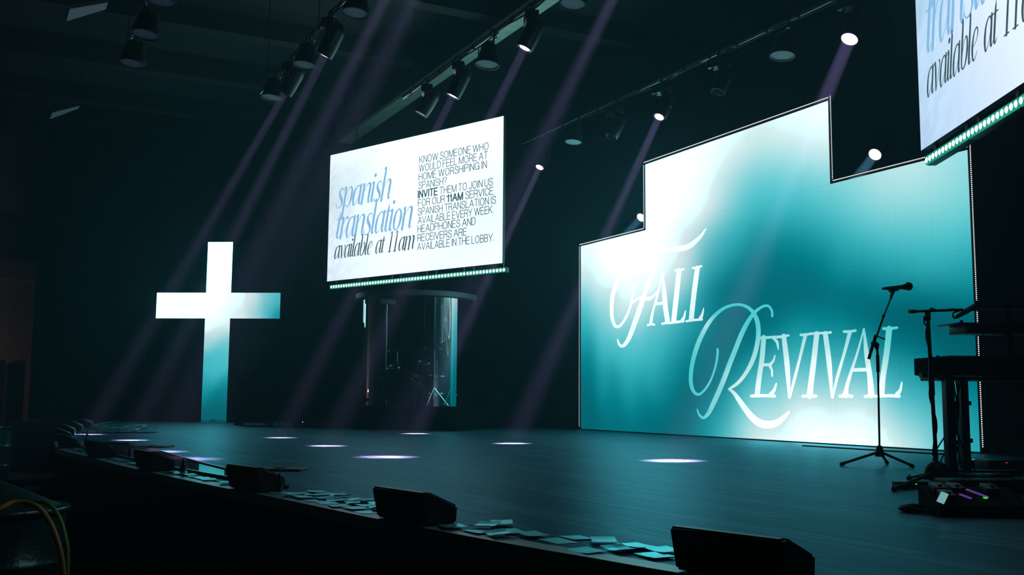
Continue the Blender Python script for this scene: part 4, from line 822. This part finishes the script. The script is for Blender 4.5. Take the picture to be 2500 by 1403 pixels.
floor_thing('effects_box', 'low black box with a red light right of the stand', 'effects box', 2440, 1146, (.3, .2, .08), .1, [('indicator', (.0, -.101, .06), (.022, .004, .006), 'red')])
floor_thing('foot_pedal', 'chrome tipped black sustain pedal under the keyboard', 'pedal', 2400, 1176, (.10, .2, .05), .3, [('tread', (0, -.06, .054), (.07, .08, .006), 'steel')])
floor_thing('equipment_case', 'long black equipment case on the floor behind the pedalboard', 'case', 2400, 1200, (.5, .2, .075), .05, [('latch', (-.1, -.102, .05), (.04, .006, .03), 'steel'), ('latch', (.1, -.102, .05), (.04, .006, .03), 'steel')])
floor_thing('cable_ramp', 'flat black cable cover lying along the foot of the LED wall', 'cable cover', 2120, 1098, (1.9, .09, .012), -TH+.02, None, 'rubber')
floor_thing('floor_tray', 'thin grey music sheet folder on the floor at the right frame edge', 'folder', 2462, 1222, (.2, .08, .012), .5, None, 'nosing')

# ------------------------------------------------------------------ drum riser, shield and kit
DC = Vector((at_y(1012, 1000, 17.95).x, 17.95, STAGE)); DA = .42
ri = thing('drum_riser', 'low black riser carrying the drum kit and its clear shield', 'riser', DC, -DA)
MB().box((0, 0, .19), (2.7, 2.1, .38), ch=.008).build('deck', M['skirt'], ri); MB().box((0, -1.055, .37), (2.7, .02, .02)).build('edge_trim', M['metalblk'], ri)
RZ = STAGE+.382
sh = thing('drum_shield', 'curved clear acrylic drum shield with dark header reflecting the LED wall', 'drum shield', DC+Vector((0, 0, .382)), -DA); SR, SHH = .95, 1.86
for k in range(6):
    a0 = math.radians(-90-116+k*232/6+.5); a1 = math.radians(-90-116+(k+1)*232/6-.5)
    MB().lathe([(SR, 0), (SR, SHH), (SR+.008, SHH), (SR+.008, 0), (SR, 0)], 10, None, a0, a1).build('acrylic_panel', M['acrylic'], sh)
MB().lathe([(SR-.06, SHH), (SR+.12, SHH), (SR+.12, SHH+.085), (SR-.06, SHH+.085), (SR-.06, SHH)], 48, None, math.radians(-90-125), math.radians(-90+125)).build('header', M['header'] if 'header' in M else mat('shield_header', (.10, .115, .12), .5), sh)
for k in (0, 6):
    a = math.radians(-90-116+k*232/6); MB().cyl((SR*math.cos(a), SR*math.sin(a), 0), (SR*math.cos(a), SR*math.sin(a), SHH), .012, n=10).build('post', M['chrome'], sh)
def DK(px, py, dy): return at_y(px, py, DC.y+dy)
kit = lambda nm, lab, cat, p: thing(nm, lab, cat, p, -DA, 'drum kit pieces')
def drum_shell(t, r, h, mx=None, lugs=8):
    MB().lathe([(r, 0), (r, h)], 32, mx).build('shell', M['drum'], t)
    for z, nm in ((0, 'bottom_head'), (h, 'top_head')): MB().lathe([(r*.98, z), (0, z+.001)], 32, mx).build(nm, M['skin'], t)
    for z in (.0, h): MB().lathe([(r-.004, z-.012), (r+.012, z-.012), (r+.012, z+.012), (r-.004, z+.012), (r-.004, z-.012)], 32, mx).build('hoop', M['chrome'], t)
    for k in range(lugs):
        a = 2*math.pi*k/lugs; MB().box((r*math.cos(a)*1.04, r*math.sin(a)*1.04, h/2), (.02, .02, h*.5), mx).build('lug', M['chrome'], t)
def cym_stand(label, foot, h, r_c, nm='cymbal_stand', tilt=.15, two=False):
    t = kit(nm, label, 'cymbal', foot)
    MB().cyl((0, 0, .12), (0, 0, h), .011, n=10).cyl((0, 0, h*.5), (0, 0, h*.54), .018, n=10).build('pole', M['chrome'], t)
    for k in range(3):
        a = k*2.094+.5; MB().tube([(0, 0, .32), (.25*math.cos(a), .25*math.sin(a), .012)], .008, 6, 0).build('leg', M['chrome'], t)
    mx = Matrix.Translation((0, 0, h)) @ Matrix.Rotation(tilt, 4, 'X')
    MB().lathe([(.0, .022), (.035, .018), (.05, .004), (r_c, -.012), (r_c, -.015), (.05, 0), (0, .018)], 32, mx).build('cymbal', M['cymbal'], t)
    if two: MB().lathe([(.0, -.05), (.05, -.04), (r_c, -.02), (r_c, -.024), (0, -.056)], 32, mx).build('bottom_cymbal', M['cymbal'], t)
def fl(px, dy): p = DK(px, 985, dy); return Vector((p.x, p.y, RZ))
bc = DK(1003, 940, -.30); t = kit('bass_drum', 'dark bass drum facing front in the clear shield', 'drum', Vector((bc.x, bc.y, RZ+.30)))
mxb = Matrix.Rotation(math.pi/2, 4, 'X'); drum_shell(t, .29, .42, mxb, 8); MB().lathe([(.075, .432), (.082, .432), (.082, .429), (.075, .429)], 32, Matrix.Translation((-.13, 0, 0)) @ mxb).build('emblem_ring', M['steel'], t)
for x in (-.26, .26): MB().tube([(x, -.3, -.1), (x*1.25, -.42, -.295)], .008, 6, 0).build('spur', M['chrome'], t)
for px, py, dy, r, h, lab in ((968, 904, -.05, .13, .2, 'small rack tom at the left of the drum kit'), (1040, 897, -.05, .14, .22, 'rack tom with bright chrome fittings right of centre')):
    p = DK(px, py+16, dy); t = kit('rack_tom', lab, 'drum', p); drum_shell(t, r, h, Matrix.Rotation(.35, 4, 'X'), 6); MB().cyl((0, .05, 0), (0, .1, RZ+.5-p.z), .012, n=8).build('mount_arm', M['chrome'], t)
p = fl(1068, -.15); t = kit('floor_tom', 'floor tom with chrome hoops right of the bass drum', 'drum', Vector((p.x, p.y, RZ+.22))); drum_shell(t, .165, .3, None, 8)
for k in range(3):
    a = k*2.094+.9; MB().cyl((.18*math.cos(a), .18*math.sin(a), .2), (.19*math.cos(a), .19*math.sin(a), -.218), .007, n=8).build('leg', M['chrome'], t)
p = fl(942, .25); t = kit('snare_drum', 'shallow snare drum on a low stand at the left', 'drum', Vector((p.x, p.y, RZ+.5))); drum_shell(t, .15, .12, None, 8); MB().cyl((0, 0, -.498), (0, 0, 0), .012, n=8).build('stand', M['chrome'], t)
cym_stand('hi hat pair on a stand at the left of the drum kit', fl(931, .12), .62, .15, 'hi_hat', .02, True)
cym_stand('crash cymbal on a tall stand at the left back of the kit', fl(968, .45), 1.02, .19, tilt=.25)
cym_stand('crash cymbal on the tall straight stand right of centre', fl(1059, -.35), .98, .19, tilt=-.2)
cym_stand('ride cymbal tilted on a stand at the right of the kit', fl(1100, .1), .72, .22, tilt=.4)
p = fl(931, -.6); t = kit('microphone_stand', 'short drum microphone stand at the front left inside the shield', 'microphone stand', p); MB().cyl((0, 0, .01), (0, 0, .33), .009, n=8).build('pole', M['chrome'], t); MB().cyl((0, 0, 0), (0, 0, .02), .08, n=18).build('base_plate', M['metalblk'], t); MB().tube([(0, 0, .33), (.15, .05, .38)], .007, 6, 0).build('boom_arm', M['chrome'], t)
p = fl(1112, -.35); t = kit('microphone_stand', 'tall slim microphone stand at the right inside the shield', 'microphone stand', p); MB().cyl((0, 0, .1), (0, 0, .85), .009, n=8).build('pole', M['chrome'], t)
for k in range(3):
    a = k*2.094; MB().tube([(0, 0, .26), (.24*math.cos(a), .24*math.sin(a), .01)], .007, 6, 0).build('leg', M['metalblk'], t)
p = fl(1012, .45); t = kit('drum_throne', 'round black drum stool behind the kit', 'stool', p); MB().cyl((0, 0, .46), (0, 0, .54), .17, n=24).build('seat', M['black'], t); MB().cyl((0, 0, .05), (0, 0, .46), .02, n=10).build('post', M['chrome'], t)
for k in range(3):
    a = k*2.094; MB().tube([(0, 0, .28), (.25*math.cos(a), .25*math.sin(a), .01)], .01, 6, 0).build('leg', M['chrome'], t)
p = DK(926, 948, -.2); t = kit('drum_monitor', 'small black mixer box with an amber light left of the kit', 'mixer', Vector((p.x, p.y, RZ))); hz = p.z-RZ
MB().box((0, 0, hz/2+.05), (.16, .12, hz+.1), ch=.01).build('body', M['black'], t); MB().box((0, -.065, hz), (.012, .006, .045)).build('indicator', M['orange'], t)

# ------------------------------------------------------------------ piano, bench, amplifier
PY = 18.7
def AP(x, y, dy=0.): return at_y(x, y, PY+dy)
pl = AP(570, 1000); pr = AP(752, 1000); PW_ = (pr-pl).x; pz = AP(660, 926).z-STAGE
pi = thing('digital_piano', 'dark upright digital piano in the gloom right of the cross', 'piano', Vector((pl.x, PY, STAGE)), -.05)
MB().box((PW_/2, .22, pz-.012), (PW_, .46, .024), ch=.006).build('lid', M['gloss'], pi); MB().box((PW_/2, .22, pz-.09), (PW_-.04, .42, .13), ch=.01).build('key_case', M['plastic'], pi)
for x in (.04, PW_-.04): MB().box((x, .22, (pz-.15)/2), (.05, .4, pz-.15), ch=.005).build('side_panel', M['plastic'], pi)
MB().box((PW_/2, .38, (pz-.15)/2+.1), (PW_-.1, .03, pz-.4)).build('back_panel', M['black'], pi); MB().box((PW_*.78, -.0, pz-.07), (.26, .012, .05)).build('name_panel', M['redwood'], pi)
for k in (-.05, .0, .05): MB().box((PW_*.62+k, .1, .05), (.025, .12, .012), ch=.004).build('pedal', M['chrome'], pi)
MB().box((PW_*.36, .3, pz+.09), (.5, .02, .16), Matrix.Identity(4)).build('music_rest', M['plastic'], pi)
bn = thing('piano_bench', 'low dark bench beside the piano under its right half', 'bench', Vector((AP(678, 1000).x, PY-.75, STAGE)), -.05); bh = at_y(700, 970, PY-.75).z-STAGE; bl = AP(752, 1000).x-AP(678, 1000).x
MB().box((bl/2, 0, bh-.03), (bl, .3, .06), ch=.012).build('seat', M['gloss'], bn)
for x in (.04, bl-.04):
    for y in (-.12, .12): MB().box((x, y, (bh-.06)/2), (.035, .035, bh-.06)).build('leg', M['plastic'], bn)
for px, py, lab in ((688, 1033, 'tiny white light low in front of the piano bench'), (740, 1031, 'tiny white light at floor level right of the piano bench')):
    p = on_z(px, py+4); t = thing('floor_junction_box', lab, 'junction box', p); MB().box((0, 0, .03), (.12, .08, .06), ch=.008).build('body', M['plastic'], t); MB().sphere((0, -.042, .042), .008, 8).build('indicator', M['white_ind'], t)
p = on_z(1385, 1043); t = thing('guitar_amplifier', 'dark guitar amplifier in the shadow left of the LED wall', 'amplifier', p, -.5); MB().box((0, 0, .2), (.44, .26, .4), ch=.015).build('cabinet', M['black'], t); MB().box((0, -.132, .17), (.38, .008, .28)).build('grille', M['metalblk'], t); MB().tube([(-.09, 0, .4), (-.06, 0, .43), (.06, 0, .43), (.09, 0, .4)], .008, 6, 4).build('handle', M['rubber'], t)

# ------------------------------------------------------------------ steel drums with cables, bottom left
def steel_drum(label, c, r, h, cone):
    t = thing('steel_drum', label, 'drum bin', c); rings = []
    prof = [(0, .005), (r-.02, .005), (r, .02), (r, h*.30), (r+.022, h*.335), (r, h*.37), (r, h*.63), (r+.022, h*.665), (r, h*.70), (r, h-.03)]
    MB().lathe(prof, 64).build('body', M['barrel'], t)
    MB().lathe([(r-.012, h-.035), (r+.020, h-.035), (r+.026, h-.018), (r+.020, h), (r-.012, h+.002)], 64).build('rim', M['steel'], t)
    MB().lathe([(r-.012, h), (r*.9, h+.004), (0, h+cone)], 64).build('lid', M['barrel'], t)
    return t
nb = at_y(-25, 1236, 5.9); R1 = .405
steel_drum('large dark green steel drum with ribs, draped with yellow cables', Vector((nb.x, nb.y, 0)), R1, nb.z, .17)
fb = at_y(-38, 1040, 17.5); steel_drum('farther green ribbed steel drum at the left frame edge', Vector((fb.x, fb.y, 0)), .44, fb.z, .03)
def lid_pt(px, py, y): return at_y(px, py, y)
def cable(label, pts, r, m):
    P = [at_y(*q) for q in pts]; o = MB().tube([tuple(p) for p in P], r, 10, 8).build('power_cable', M[m]); return tag(o, label, 'cable')
cable('orange yellow cable draped over the near steel drum rim', [(-60, 1262, 5.30), (0, 1240, 5.37), (30, 1226, 5.44), (62, 1226, 5.47), (95, 1240, 5.45), (122, 1275, 5.44), (140, 1320, 5.43), (152, 1370, 5.43), (160, 1440, 5.43)], .0135, 'cabley')
cable('green lit cable hanging over the drum beside the orange one', [(60, 1236, 5.62), (85, 1225, 5.62), (110, 1226, 5.61), (132, 1243, 5.58), (148, 1272, 5.56), (160, 1315, 5.54), (165, 1350, 5.53), (164, 1440, 5.52)], .0115, 'cableg')
